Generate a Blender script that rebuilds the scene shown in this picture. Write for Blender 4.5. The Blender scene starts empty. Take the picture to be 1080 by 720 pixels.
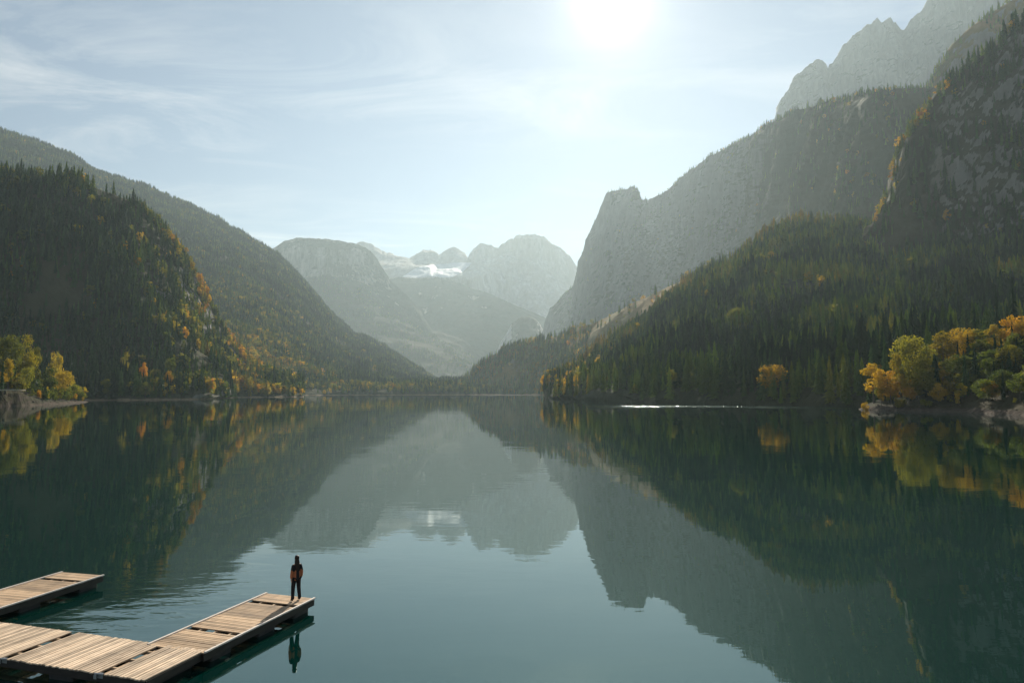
import bpy, math, random
import numpy as np
from mathutils import Vector, Matrix
from mathutils.bvhtree import BVHTree

sc = bpy.context.scene
C = sc.collection
rng = np.random.default_rng(7)
random.seed(7)

# ------------------------------------------------------------------ camera
F, CAM_H = 720.0, 8.64
PITCH = math.atan((413 - 360) / F)
cam = bpy.data.cameras.new('camera')
cam.sensor_width = 36.0; cam.lens = 24.0
cam.clip_start = 0.1; cam.clip_end = 60000
co = bpy.data.objects.new('camera', cam); C.objects.link(co)
co.location = (0, 0, CAM_H)
co.rotation_euler = (math.pi / 2 + PITCH, 0, 0)
sc.camera = co

# ------------------------------------------------------------------ light
SUN_EL, SUN_AZ = 30.6, 8.6          # degrees; azimuth to the right of +Y
SUN_E, SKY_E, EXPO = 5.0, 0.047, 0.74
w = bpy.data.worlds.new('World'); sc.world = w; w.use_nodes = True
nt = w.node_tree; nt.nodes.clear()
N = nt.nodes.new; L = nt.links.new
sky = N('ShaderNodeTexSky'); sky.sky_type = 'NISHITA'; sky.sun_disc = False
sky.sun_elevation = math.radians(SUN_EL); sky.sun_rotation = math.radians(SUN_AZ)
sky.air_density = 1.0; sky.dust_density = 0.3; sky.ozone_density = 2.5; sky.altitude = 900
tc = N('ShaderNodeTexCoord')
sep = N('ShaderNodeSeparateXYZ'); L(tc.outputs['Generated'], sep.inputs[0])
mz = N('ShaderNodeMath'); mz.operation = 'MAXIMUM'; mz.inputs[1].default_value = 0.04; L(sep.outputs[2], mz.inputs[0])
def wm(op, a, b):
    n = N('ShaderNodeMath'); n.operation = op
    for i, v in enumerate((a, b)):
        if isinstance(v, (int, float)): n.inputs[i].default_value = v
        else: L(v, n.inputs[i])
    return n.outputs[0]
cx = wm('DIVIDE', sep.outputs[0], mz.outputs[0]); cy = wm('DIVIDE', sep.outputs[1], mz.outputs[0])
cmb = N('ShaderNodeCombineXYZ'); L(cx, cmb.inputs[0]); L(cy, cmb.inputs[1])
mp = N('ShaderNodeMapping'); L(cmb.outputs[0], mp.inputs[0])
mp.inputs['Rotation'].default_value = (0, 0, 0.9); mp.inputs['Scale'].default_value = (1.1, 1.9, 1); mp.inputs['Location'].default_value = (1.7, .6, 0)
n1 = N('ShaderNodeTexNoise'); n1.inputs['Scale'].default_value = 1.0; n1.inputs['Detail'].default_value = 8
n1.inputs['Roughness'].default_value = 0.62; n1.inputs['Distortion'].default_value = 0.9
L(mp.outputs[0], n1.inputs['Vector'])
n2 = N('ShaderNodeTexNoise'); n2.inputs['Scale'].default_value = 0.35; n2.inputs['Detail'].default_value = 3
L(mp.outputs[0], n2.inputs['Vector'])
r1 = N('ShaderNodeMapRange'); r1.inputs[1].default_value = 0.45; r1.inputs[2].default_value = 0.75; L(n1.outputs[0], r1.inputs[0])
r2 = N('ShaderNodeMapRange'); r2.inputs[1].default_value = 0.38; r2.inputs[2].default_value = 0.60; L(n2.outputs[0], r2.inputs[0])
cm = wm('ADD', wm('MULTIPLY', wm('MULTIPLY', r1.outputs[0], r2.outputs[0]), 0.42), 0.05)
cloud = N('ShaderNodeMixRGB'); cloud.inputs[2].default_value = (15.5, 14.9, 14.0, 1)
L(cm, cloud.inputs[0]); L(sky.outputs[0], cloud.inputs[1])
# solar aureole of the misty sky
sd = N('ShaderNodeVectorMath'); sd.operation = 'DOT_PRODUCT'; L(tc.outputs['Generated'], sd.inputs[0])
_e, _a = math.radians(SUN_EL), math.radians(SUN_AZ)
sd.inputs[1].default_value = (math.sin(_a) * math.cos(_e), math.cos(_a) * math.cos(_e), math.sin(_e))
th = wm('MULTIPLY', wm('ARCCOSINE', wm('MINIMUM', sd.outputs['Value'], .999999), 0), 57.2958)
glow = wm('ADD', wm('MULTIPLY', wm('EXPONENT', wm('MULTIPLY', th, -1 / 1.2), 0), 32.0), wm('MULTIPLY', wm('EXPONENT', wm('MULTIPLY', th, -1 / 4.5), 0), 3.5))
gc = N('ShaderNodeVectorMath'); gc.operation = 'SCALE'; gc.inputs[0].default_value = (1, .97, .90); L(glow, gc.inputs['Scale'])
ga = N('ShaderNodeVectorMath'); ga.operation = 'ADD'; L(cloud.outputs[0], ga.inputs[0]); L(gc.outputs[0], ga.inputs[1])
bg = N('ShaderNodeBackground'); bg.inputs[1].default_value = SKY_E
L(ga.outputs[0], bg.inputs[0])
wo = N('ShaderNodeOutputWorld'); L(bg.outputs[0], wo.inputs[0])

sl = bpy.data.lights.new('sun', 'SUN'); sl.energy = SUN_E; sl.angle = math.radians(0.53); sl.color = (1.0, 0.91, 0.77)
so = bpy.data.objects.new('sun', sl); C.objects.link(so)
e, a = math.radians(SUN_EL), math.radians(SUN_AZ)
sdir = Vector((math.sin(a) * math.cos(e), math.cos(a) * math.cos(e), math.sin(e)))
so.rotation_euler = sdir.to_track_quat('Z', 'Y').to_euler(); so.location = (0, 0, 300)

sc.view_settings.view_transform = 'Standard'; sc.view_settings.look = 'None'
sc.view_settings.exposure = EXPO; sc.view_settings.gamma = 1.0
cy_ = sc.cycles
cy_.max_bounces = 6; cy_.diffuse_bounces = 2; cy_.glossy_bounces = 3; cy_.transmission_bounces = 3
cy_.volume_bounces = 1; cy_.transparent_max_bounces = 4; cy_.use_denoising = True
cy_.sample_clamp_indirect = 6.0
HAZE_D, HAZE_G = 0.56e-4, 0.45

# ------------------------------------------------------------------ helpers
def ray(px, py):
    """direction through a pixel of the 1080x720 photograph, scaled to forward depth 1"""
    v = (360.0 - py) / F
    Y = math.cos(PITCH) - v * math.sin(PITCH)
    Z = math.sin(PITCH) + v * math.cos(PITCH)
    return (px - 540.0) / F / Y, Z / Y
def at(px, py, D):
    x, z = ray(px, py)
    return Vector((x * D, D, CAM_H + z * D))
def on_z(px, py, z=0.0):
    x, s = ray(px, py); D = (z - CAM_H) / s
    return Vector((x * D, D, z))
def project(p):
    x, y, z = p[..., 0], p[..., 1], p[..., 2] - CAM_H
    c, s = math.cos(PITCH), math.sin(PITCH)
    d = y * c + z * s
    return 540 + F * x / d, 360 - F * (z * c - y * s) / d

def _h(ix, iy, iz, seed):
    n = (ix * 374761393 + iy * 668265263 + iz * 2147483647 + seed * 1274126177) & 0xffffffff
    n = ((n ^ (n >> 13)) * 1274126177) & 0xffffffff
    n = ((n ^ (n >> 16)) * 2246822519) & 0xffffffff
    return ((n ^ (n >> 15)) & 0xffffff).astype(np.float64) / 0xffffff
def vnoise(p, seed=0):
    i = np.floor(p).astype(np.int64); f = p - i
    u = f * f * f * (f * (f * 6 - 15) + 10)
    r = 0
    for dx in (0, 1):
        wx = u[..., 0] if dx else 1 - u[..., 0]
        for dy in (0, 1):
            wy = u[..., 1] if dy else 1 - u[..., 1]
            for dz in (0, 1):
                wz = u[..., 2] if dz else 1 - u[..., 2]
                r = r + wx * wy * wz * _h(i[..., 0] + dx, i[..., 1] + dy, i[..., 2] + dz, seed)
    return r * 2 - 1
def fbm(p, o=5, seed=0, ridged=False, gain=0.5):
    r = 0; a = 1.0; t = 0
    for k in range(o):
        n = vnoise(p * 2.03 ** k + 13.7 * k, seed + k)
        if ridged: n = 1 - 2 * np.abs(n)
        r = r + a * n; t += a; a *= gain
    return r / t

def mesh_obj(name, verts, faces, mats, parent=None, smooth=False, fmat=None):
    m = bpy.data.meshes.new(name)
    m.from_pydata([tuple(v) for v in verts], [], [tuple(f) for f in faces])
    for k in (mats if isinstance(mats, (list, tuple)) else [mats]): m.materials.append(k)
    if fmat is not None: m.polygons.foreach_set('material_index', fmat)
    if smooth: m.polygons.foreach_set('use_smooth', [True] * len(m.polygons))
    m.update()
    o = bpy.data.objects.new(name, m); C.objects.link(o)
    if parent: o.parent = parent
    return o
def grid_mesh(name, P, mat, attrs=None):
    """P: (rows, cols, 3) numpy grid"""
    R, K = P.shape[:2]
    m = bpy.data.meshes.new(name)
    idx = np.arange(R * K).reshape(R, K)
    q = np.stack([idx[:-1, :-1], idx[:-1, 1:], idx[1:, 1:], idx[1:, :-1]], -1).reshape(-1, 4)
    m.vertices.add(R * K); m.vertices.foreach_set('co', P.reshape(-1).astype(np.float32))
    m.loops.add(q.size); m.loops.foreach_set('vertex_index', q.reshape(-1).astype(np.int32))
    m.polygons.add(len(q)); m.polygons.foreach_set('loop_start', np.arange(0, q.size, 4, dtype=np.int32))
    m.polygons.foreach_set('loop_total', np.full(len(q), 4, dtype=np.int32))
    m.polygons.foreach_set('use_smooth', np.ones(len(q), dtype=bool))
    for k, v in (attrs or {}).items():
        at_ = m.attributes.new(k, 'FLOAT', 'POINT'); at_.data.foreach_set('value', v.reshape(-1).astype(np.float32))
    m.update(calc_edges=True); m.validate()
    m.materials.append(mat)
    o = bpy.data.objects.new(name, m); C.objects.link(o)
    return o
def tag(o, label=None, cat=None, group=None, kind=None):
    if label: o['label'] = label
    if cat: o['category'] = cat
    if group: o['group'] = group
    if kind: o['kind'] = kind
    return o
def empty(name, loc=(0, 0, 0), rz=0.0):
    o = bpy.data.objects.new(name, None); C.objects.link(o)
    o.location = loc; o.rotation_euler = (0, 0, rz); o.empty_display_size = 0.3
    return o

class MB:
    def __init__(s): s.v = []; s.f = []
    def add(s, v, f):
        n = len(s.v); s.v += [tuple(x) for x in v]; s.f += [tuple(i + n for i in q) for q in f]
    def box(s, c, d, M=None, j=0.0):
        v = []
        for sx in (-.5, .5):
            for sy in (-.5, .5):
                for sz in (-.5, .5):
                    p = Vector((c[0] + sx * d[0], c[1] + sy * d[1], c[2] + sz * d[2]))
                    if j: p += Vector((random.uniform(-j, j), random.uniform(-j, j), 0))
                    v.append(M @ p if M else p)
        s.add(v, [(0, 1, 3, 2), (4, 6, 7, 5), (0, 4, 5, 1), (2, 3, 7, 6), (0, 2, 6, 4), (1, 5, 7, 3)])
    def tube(s, pts, rads, n=8, cap=True):
        pts = [Vector(p) for p in pts]; rings = []
        for i, p in enumerate(pts):
            d = (pts[min(i + 1, len(pts) - 1)] - pts[max(i - 1, 0)]).normalized()
            u = d.orthogonal().normalized() if i == 0 else (rings_u - d * rings_u.dot(d)).normalized()
            rings_u = u; w_ = d.cross(u)
            rings.append([p + (u * math.cos(t) + w_ * math.sin(t)) * rads[i] for t in [2 * math.pi * k / n for k in range(n)]])
        v = [q for r in rings for q in r]
        f = [(i * n + k, i * n + (k + 1) % n, (i + 1) * n + (k + 1) % n, (i + 1) * n + k) for i in range(len(pts) - 1) for k in range(n)]
        if cap: f += [tuple(range(n - 1, -1, -1)), tuple((len(pts) - 1) * n + k for k in range(n))]
        s.add(v, f)
    def build(s, name, mat, parent=None, smooth=False):
        return mesh_obj(name, s.v, s.f, mat, parent, smooth)

def ball(c, r, n=10, sq=(1, 1, 1)):
    v = []; f = []
    for i in range(n + 1):
        th = math.pi * i / n
        for j in range(2 * n):
            ph = math.pi * j / n; v.append((c[0] + r * sq[0] * math.sin(th) * math.cos(ph), c[1] + r * sq[1] * math.sin(th) * math.sin(ph), c[2] + r * sq[2] * math.cos(th)))
    for i in range(n):
        for j in range(2 * n): f.append((i * 2 * n + j, (i + 1) * 2 * n + j, (i + 1) * 2 * n + (j + 1) % (2 * n), i * 2 * n + (j + 1) % (2 * n)))
    return v, f
# ------------------------------------------------------------------ materials
class Mat:
    def __init__(s, name):
        s.m = bpy.data.materials.new(name); s.m.use_nodes = True
        s.t = s.m.node_tree; s.t.nodes.clear()
        s.out = s.n('ShaderNodeOutputMaterial')
    def n(s, k, **kw):
        x = s.t.nodes.new(k)
        for a_, b in kw.items(): setattr(x, a_, b)
        return x
    def l(s, a_, b): s.t.links.new(a_, b)
    def put(s, sock, v):
        if isinstance(v, (int, float, tuple)): sock.default_value = v
        else: s.l(v, sock)
    def math(s, op, a_, b=0.0, clamp=False):
        x = s.n('ShaderNodeMath', operation=op, use_clamp=clamp); s.put(x.inputs[0], a_); s.put(x.inputs[1], b); return x.outputs[0]
    def mix(s, f, a_, b, mode='MIX'):
        x = s.n('ShaderNodeMixRGB', blend_type=mode); s.put(x.inputs[0], f); s.put(x.inputs[1], a_); s.put(x.inputs[2], b); return x.outputs[0]
    def rng(s, v, a_, b, c=0.0, d=1.0):
        x = s.n('ShaderNodeMapRange'); s.put(x.inputs[0], v)
        for i, q in enumerate((a_, b, c, d)): x.inputs[i + 1].default_value = q
        return x.outputs[0]
    def noise(s, vec, scale, detail=4, rough=.55, dist=0.0):
        x = s.n('ShaderNodeTexNoise'); s.put(x.inputs['Vector'], vec); x.inputs['Scale'].default_value = scale
        x.inputs['Detail'].default_value = detail; x.inputs['Roughness'].default_value = rough; x.inputs['Distortion'].default_value = dist
        return x.outputs[0]
    def ramp(s, v, stops):
        x = s.n('ShaderNodeValToRGB'); s.put(x.inputs[0], v); el = x.color_ramp.elements
        while len(el) < len(stops): el.new(0.5)
        for q, (p_, c_) in zip(el, stops): q.position = p_; q.color = (*c_, 1)
        return x.outputs[0]
    def mapping(s, vec, scale=(1, 1, 1), rot=(0, 0, 0)):
        x = s.n('ShaderNodeMapping'); s.put(x.inputs[0], vec); x.inputs['Scale'].default_value = scale; x.inputs['Rotation'].default_value = rot
        return x.outputs[0]
    def attr(s, name, ty='GEOMETRY'):
        x = s.n('ShaderNodeAttribute', attribute_name=name, attribute_type=ty); return x.outputs['Fac']
    def bump(s, h, strength, dist):
        x = s.n('ShaderNodeBump'); s.put(x.inputs['Height'], h); s.put(x.inputs['Strength'], strength); x.inputs['Distance'].default_value = dist
        return x.outputs[0]
    def bsdf(s, col, rough=.8, spec=.3, normal=None, metal=0.0, ior=None):
        b = s.n('ShaderNodeBsdfPrincipled'); s.put(b.inputs['Base Color'], col); s.put(b.inputs['Roughness'], rough)
        b.inputs['Specular IOR Level'].default_value = spec; b.inputs['Metallic'].default_value = metal
        if ior: b.inputs['IOR'].default_value = ior
        if normal is not None: s.l(normal, b.inputs['Normal'])
        return b
    def done(s, sh): s.l(sh, s.out.inputs[0]); return s.m
def V4(c): return (*c, 1)
def geo_pos(M): return M.n('ShaderNodeNewGeometry').outputs['Position']

def terrain_mat(name, rock=(.24, .24, .225), soil=(.03, .04, .02), soil2=(.06, .055, .028), gravel=(.34, .25, .16), shore=True, scale=1.0):
    M = Mat(name); p = geo_pos(M)
    rk = M.attr('rock')
    sp = M.n('ShaderNodeSeparateXYZ'); M.l(p, sp.inputs[0])
    nbig = M.noise(M.mapping(p, (1, 1, .22)), .012 / scale, 8, .6)
    nst = M.noise(M.mapping(p, (1, 1, .14)), .05 / scale, 6, .6, .6)
    ncol = M.noise(p, .004 / scale, 6, .6)
    rc = M.mix(M.rng(nst, .35, .68), V4([c * .62 for c in rock]), V4([min(1, c * 1.2) for c in rock]))
    rc = M.mix(M.rng(nbig, .35, .7), rc, V4((rock[0] * .75, rock[1] * .68, rock[2] * .58)))
    sc_ = M.mix(M.rng(ncol, .38, .62), V4(soil), V4(soil2))
    edge = M.math('ADD', M.math('ADD', rk, M.math('MULTIPLY', M.math('SUBTRACT', nbig, .5), 1.3)), M.math('MULTIPLY', M.math('SUBTRACT', nst, .5), .6))
    col = M.mix(M.rng(edge, .36, .64), sc_, rc)
    if shore:
        zz = M.math('ADD', sp.outputs[2], M.math('MULTIPLY', M.noise(p, .08, 4), -5.0))
        col = M.mix(M.rng(zz, -.6, -2.0), col, M.mix(M.noise(p, .6, 5), V4([c * .4 for c in gravel]), V4([c * 1.2 for c in gravel])))
    h = M.math('ADD', M.math('MULTIPLY', nst, 1.0), M.math('MULTIPLY', nbig, 2.0))
    nb = M.bump(h, 0.7, 11.0 * scale)
    return M.done(M.bsdf(col, .95, .1, nb).outputs[0])

def leaf_mat(name, stops, trans=.45, gl=.0):
    M = Mat(name)
    tint = M.attr('tint', 'INSTANCER')
    oi = M.n('ShaderNodeObjectInfo')
    p = M.n('ShaderNodeTexCoord').outputs['Object']
    nv = M.noise(p, .35, 2)
    t = M.math('ADD', tint, M.math('MULTIPLY', M.math('SUBTRACT', nv, .5), .35))
    col = M.ramp(t, stops)
    v = M.math('ADD', M.math('MULTIPLY', oi.outputs['Random'], .6), .7)
    mul = M.n('ShaderNodeVectorMath', operation='SCALE'); M.put(mul.inputs[0], col); M.put(mul.inputs['Scale'], v)
    c = mul.outputs[0]
    d = M.bsdf(c, .65, .12)
    tr = M.n('ShaderNodeBsdfTranslucent')
    M.put(tr.inputs[0], M.mix(1.0, c, (1.35, 1.25, .55, 1), 'MULTIPLY'))
    mx = M.n('ShaderNodeMixShader'); mx.inputs[0].default_value = trans
    M.l(d.outputs[0], mx.inputs[1]); M.l(tr.outputs[0], mx.inputs[2])
    return M.done(mx.outputs[0])
m_needle = leaf_mat('spruce_needles', [(0, (.011, .038, .019)), (.30, (.042, .098, .028)), (.58, (.15, .215, .035)), (.85, (.25, .25, .04)), (1, (.33, .25, .04))], .54)  # yellow-green stops serve sunlit conifer tops as well as golden larches
m_leaf = leaf_mat('autumn_leaves', [(0, (.035, .065, .018)), (.3, (.09, .12, .022)), (.55, (.21, .20, .028)), (.8, (.47, .30, .027)), (1, (.36, .17, .035))], .5)
def bark_mat():
    M = Mat('bark'); p = M.n('ShaderNodeTexCoord').outputs['Object']
    n = M.noise(M.mapping(p, (1, 1, .2)), 6, 4)
    return M.done(M.bsdf(M.mix(n, (.05, .04, .03, 1), (.16, .13, .10, 1)), .9, .2, M.bump(n, .6, .05)).outputs[0])
m_bark = bark_mat()

# ------------------------------------------------------------------ terrain
TREE_H = 22.0
terr = []          # (P, obj)
def loft(name, mat, px0, px1, n, guides, rows, amp=18, nsc=90., cliff=0.0, rockf=None, seed=1, tree=True, smooth=2, ridge_damp=.35, back=(400, .25), zs=.45, jag=.8, dsc=1.0, dmul=None):
    """guides, foot to ridge: dict(z=..|py=.., pts). Each is resampled on common columns and the sheet is laid through them, then over the ridge and down behind it."""
    px = np.linspace(px0, px1, n)
    G = []
    for gi, (kind, pts) in enumerate(guides):
        q = np.array(pts, float); q[:, 2] *= dsc[gi] if isinstance(dsc, (list, tuple)) else dsc
        if kind == 'z':
            z = np.interp(px, q[:, 0], q[:, 1]); D = np.interp(px, q[:, 0], q[:, 2]) * (np.interp(px, *dmul) if dmul else 1)
            X = (px - 540) / F * D / 1.0026
        else:
            py = np.interp(px, q[:, 0], q[:, 1]); D = np.interp(px, q[:, 0], q[:, 2]) * (np.interp(px, *dmul) if dmul else 1)
            if tree and gi == len(guides) - 1: py = py + .62 * TREE_H * F / D
            if gi == len(guides) - 1:
                q_ = np.stack([px, px * 0 + seed, px * 0], -1)
                py = py + jag * (fbm(q_ / 7.0, 4, seed + 5, True, .6) - .1) + jag * .5 * fbm(q_ / 1.9, 2, seed + 6)
            v = (360 - py) / F
            Y = math.cos(PITCH) - v * math.sin(PITCH); Z = math.sin(PITCH) + v * math.cos(PITCH)
            X = (px - 540) / F / Y * D; z = CAM_H + Z / Y * D
        G.append(np.stack([X, D, z], -1))
    rid = G[-1]
    b = rid.copy(); s = 1 + back[0] / b[:, 1]; b[:, 0] *= s; b[:, 1] *= s; b[:, 2] = b[:, 2] * back[1] - 10
    mid = rid * .72 + b * .28; mid[:, 2] = rid[:, 2] * .90 + b[:, 2] * .10
    G += [mid, b]
    rows = list(rows) + [8, 10]
    P = []; T = []
    nf = len(guides) - 1
    for i in range(len(G) - 1):
        for k in range(rows[i]):
            t = k / rows[i]; P.append(G[i] * (1 - t) + G[i + 1] * t); T.append((i + t) / nf)
    P.append(G[-1]); T.append((len(G) - 1) / nf)
    P = np.array(P); T = np.array(T)
    ir = sum(rows[:nf])
    for _ in range(smooth):
        Q = P.copy(); Q[1:-1] = P[1:-1] * .5 + (P[:-2] + P[2:]) * .25
        Q[ir] = P[ir]; P = Q
    du = np.gradient(P, axis=1); dv = np.gradient(P, axis=0)
    nn = np.cross(du, dv); nn /= np.linalg.norm(nn, axis=-1, keepdims=True) + 1e-9
    S = np.array([1, 1, zs])
    d = fbm(P * S / nsc, 6, seed, False, .52)
    if cliff > 0:
        dr = fbm(P * S * [1, 1, .55] / (nsc * .7), 6, seed + 20, True, .56)
        d = d * (1 - cliff) + dr * cliff
    damp = np.ones(len(T)); damp *= np.clip(T / .12, 0, 1)
    damp *= 1 - (1 - ridge_damp) * np.exp(-((T - 1) / .06) ** 2)
    sl = 1 - np.abs(nn[..., 2])
    P = P + nn * (d * amp * damp[:, None] * (.6 + .8 * sl))[..., None]
    du = np.gradient(P, axis=1); dv = np.gradient(P, axis=0)
    nn = np.cross(du, dv); nl = np.linalg.norm(nn, axis=-1)
    nz = np.abs(nn[..., 2]) / (nl + 1e-9)
    pxg, Tg = np.meshgrid(px, T)
    rock = rockf(pxg, Tg, nz, P) if rockf else np.clip((.52 - nz) * 5, 0, 1)
    rock = np.clip(rock, 0, 1)
    o = grid_mesh(name, P, mat, {'rock': rock}); tag(o, kind='structure')
    t = dict(P=P, px=pxg, T=Tg, nz=nz, rock=rock, o=o, name=name, area=nl * (1.0))
    terr.append(t)
    return t

mt_near = terrain_mat('forest_floor_and_limestone', scale=.8)
mt_far = terrain_mat('haze_lightened_limestone', rock=(.50, .50, .49), shore=False, scale=2.0)  # limestone lightened for the far ranges, standing in for thicker haze
mt_scree = terrain_mat('meadow_and_scree', soil=(.09, .10, .03), soil2=(.26, .17, .06), scale=1.0)
mt_spur = terrain_mat('dark_forest_floor', shore=False, scale=.8)
mt_bank = terrain_mat('shore_bank', rock=(.065, .05, .04), soil=(.020, .024, .012), soil2=(.045, .038, .018), gravel=(.095, .072, .055), scale=.25)

A = loft('left_hill', mt_near, -300, 320, 240, [
    ('z', [(-300, -5, 560), (0, -5, 790), (60, -5, 850), (90, -5, 880), (150, -5, 915), (205, -5, 985), (225, -5, 1130), (245, -5, 1300), (320, -5, 1500)]),
    ('z', [(-300, 2, 600), (0, 2, 830), (90, 1.2, 905), (150, 1.2, 945), (205, .8, 1010), (225, 3, 1150), (245, 3, 1325), (320, 3, 1530)]),
    ('z', [(-300, 30, 700), (0, 22, 930), (90, 12, 985), (150, 10, 1030), (205, 16, 1090), (225, 24, 1200), (245, 20, 1400), (320, 8, 1600)]),
    ('py', [(-300, 300, 930), (0, 310, 1040), (100, 320, 1110), (150, 325, 1150), (190, 345, 1240), (215, 360, 1330), (240, 385, 1450), (260, 398, 1540), (320, 410, 1650)]),
    ('py', [(-300, 120, 1150), (-100, 152, 1200), (0, 172, 1260), (30, 175, 1280), (50, 178, 1290), (75, 181, 1310), (100, 188, 1330), (130, 200, 1370), (150, 212, 1400), (170, 231, 1440), (185, 252, 1470), (197, 272, 1490), (210, 292, 1510), (222, 315, 1530), (235, 338, 1550), (250, 360, 1580), (270, 385, 1640), (320, 405, 1700)])],
    [6, 14, 30, 80], dsc=.78, amp=36, nsc=150, cliff=.3, seed=3, rockf=lambda px, T, nz, P: np.clip((.50 - nz) * 4, 0, .75))
B = loft('left_ridge', mt_near, -300, 540, 300, [
    ('z', [(-300, -5, 1300), (220, -5, 1290), (260, -5, 1450), (300, -5, 1620), (350, -5, 1790), (430, -5, 1960), (540, -5, 2100)]),
    ('z', [(-300, 8, 1350), (220, 4, 1330), (260, 2.5, 1490), (300, 2, 1660), (350, 2, 1820), (430, 2, 2000), (540, 1.5, 2160)]),
    ('py', [(-300, 230, 1800), (0, 260, 1850), (150, 300, 1850), (220, 330, 1800), (270, 345, 1850), (320, 365, 1980), (370, 385, 2120), (430, 402, 2250), (460, 408, 2330), (540, 412, 2400)]),
    ('py', [(-300, 60, 2100), (-100, 100, 2150), (0, 135, 2200), (40, 147, 2230), (80, 165, 2260), (105, 181, 2280), (150, 192, 2330), (200, 215, 2400), (250, 240, 2450), (290, 264, 2500), (315, 287, 2500), (335, 310, 2480), (355, 334, 2450), (372, 350, 2400), (395, 358, 2400), (415, 370, 2400), (440, 389, 2450), (460, 403, 2500), (540, 411, 2600)])],
    [5, 70, 70], dsc=(.97, .97, 1.2, 1.65), amp=70, nsc=260, cliff=.35, seed=11, rockf=lambda px, T, nz, P: np.clip((.42 - nz) * 4, 0, .6))
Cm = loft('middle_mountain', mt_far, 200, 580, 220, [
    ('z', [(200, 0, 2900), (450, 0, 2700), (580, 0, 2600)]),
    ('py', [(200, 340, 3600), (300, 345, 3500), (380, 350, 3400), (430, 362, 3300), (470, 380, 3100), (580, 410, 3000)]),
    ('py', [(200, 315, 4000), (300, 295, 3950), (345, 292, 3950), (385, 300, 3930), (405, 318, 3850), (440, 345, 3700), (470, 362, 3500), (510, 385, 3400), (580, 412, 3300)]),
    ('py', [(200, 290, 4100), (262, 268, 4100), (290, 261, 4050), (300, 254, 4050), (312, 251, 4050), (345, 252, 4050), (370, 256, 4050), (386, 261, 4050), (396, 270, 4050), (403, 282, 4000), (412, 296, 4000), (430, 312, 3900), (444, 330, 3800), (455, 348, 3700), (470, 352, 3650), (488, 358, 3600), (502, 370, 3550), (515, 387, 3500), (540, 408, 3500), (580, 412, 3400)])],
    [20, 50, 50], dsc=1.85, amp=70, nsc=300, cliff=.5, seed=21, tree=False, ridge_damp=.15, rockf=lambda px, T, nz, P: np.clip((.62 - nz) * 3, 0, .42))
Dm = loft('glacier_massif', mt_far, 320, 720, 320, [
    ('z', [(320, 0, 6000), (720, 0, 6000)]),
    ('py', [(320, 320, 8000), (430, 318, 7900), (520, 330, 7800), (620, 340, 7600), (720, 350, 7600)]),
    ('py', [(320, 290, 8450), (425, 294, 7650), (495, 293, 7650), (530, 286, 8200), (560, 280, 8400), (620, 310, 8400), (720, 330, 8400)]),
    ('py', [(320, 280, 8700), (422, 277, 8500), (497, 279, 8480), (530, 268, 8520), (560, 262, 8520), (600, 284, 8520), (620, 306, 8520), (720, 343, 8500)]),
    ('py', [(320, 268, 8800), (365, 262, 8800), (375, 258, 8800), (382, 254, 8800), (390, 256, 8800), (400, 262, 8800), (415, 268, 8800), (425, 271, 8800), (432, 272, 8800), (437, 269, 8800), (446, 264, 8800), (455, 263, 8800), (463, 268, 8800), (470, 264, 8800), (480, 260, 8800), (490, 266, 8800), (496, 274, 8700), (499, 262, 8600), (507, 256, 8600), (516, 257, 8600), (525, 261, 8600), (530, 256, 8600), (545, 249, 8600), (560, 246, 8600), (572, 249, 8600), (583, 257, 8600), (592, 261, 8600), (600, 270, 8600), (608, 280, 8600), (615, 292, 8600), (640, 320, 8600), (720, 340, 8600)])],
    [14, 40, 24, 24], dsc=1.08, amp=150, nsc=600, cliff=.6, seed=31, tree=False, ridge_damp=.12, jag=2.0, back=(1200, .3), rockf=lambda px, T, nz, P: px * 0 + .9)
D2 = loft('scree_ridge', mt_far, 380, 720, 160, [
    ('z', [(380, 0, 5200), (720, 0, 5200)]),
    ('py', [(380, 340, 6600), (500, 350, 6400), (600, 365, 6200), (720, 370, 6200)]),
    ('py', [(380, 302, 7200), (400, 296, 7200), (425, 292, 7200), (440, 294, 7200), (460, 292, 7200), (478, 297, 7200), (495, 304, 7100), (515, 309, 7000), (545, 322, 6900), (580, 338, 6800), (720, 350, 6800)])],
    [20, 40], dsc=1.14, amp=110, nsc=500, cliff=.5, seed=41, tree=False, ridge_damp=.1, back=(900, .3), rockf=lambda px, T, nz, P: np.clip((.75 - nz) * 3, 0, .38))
Cone = loft('valley_cone', mt_far, 500, 620, 90, [
    ('z', [(500, 0, 4200), (620, 0, 4200)]),
    ('py', [(500, 410, 5000), (515, 392, 5000), (530, 358, 5000), (540, 340, 5000), (548, 334, 5000), (558, 333, 5000), (566, 337, 5000), (575, 350, 5000), (590, 365, 5000), (620, 380, 5000)])],
    [60], dsc=1.25, amp=50, nsc=250, cliff=.4, seed=51, tree=False, ridge_damp=.2, rockf=lambda px, T, nz, P: np.clip((.7 - nz) * 4, 0, .8))
mt_wall = terrain_mat('grey_cliff_rock', rock=(.21, .22, .22), soil=(.04, .055, .026), soil2=(.075, .07, .035), shore=False, scale=1.3)
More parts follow.
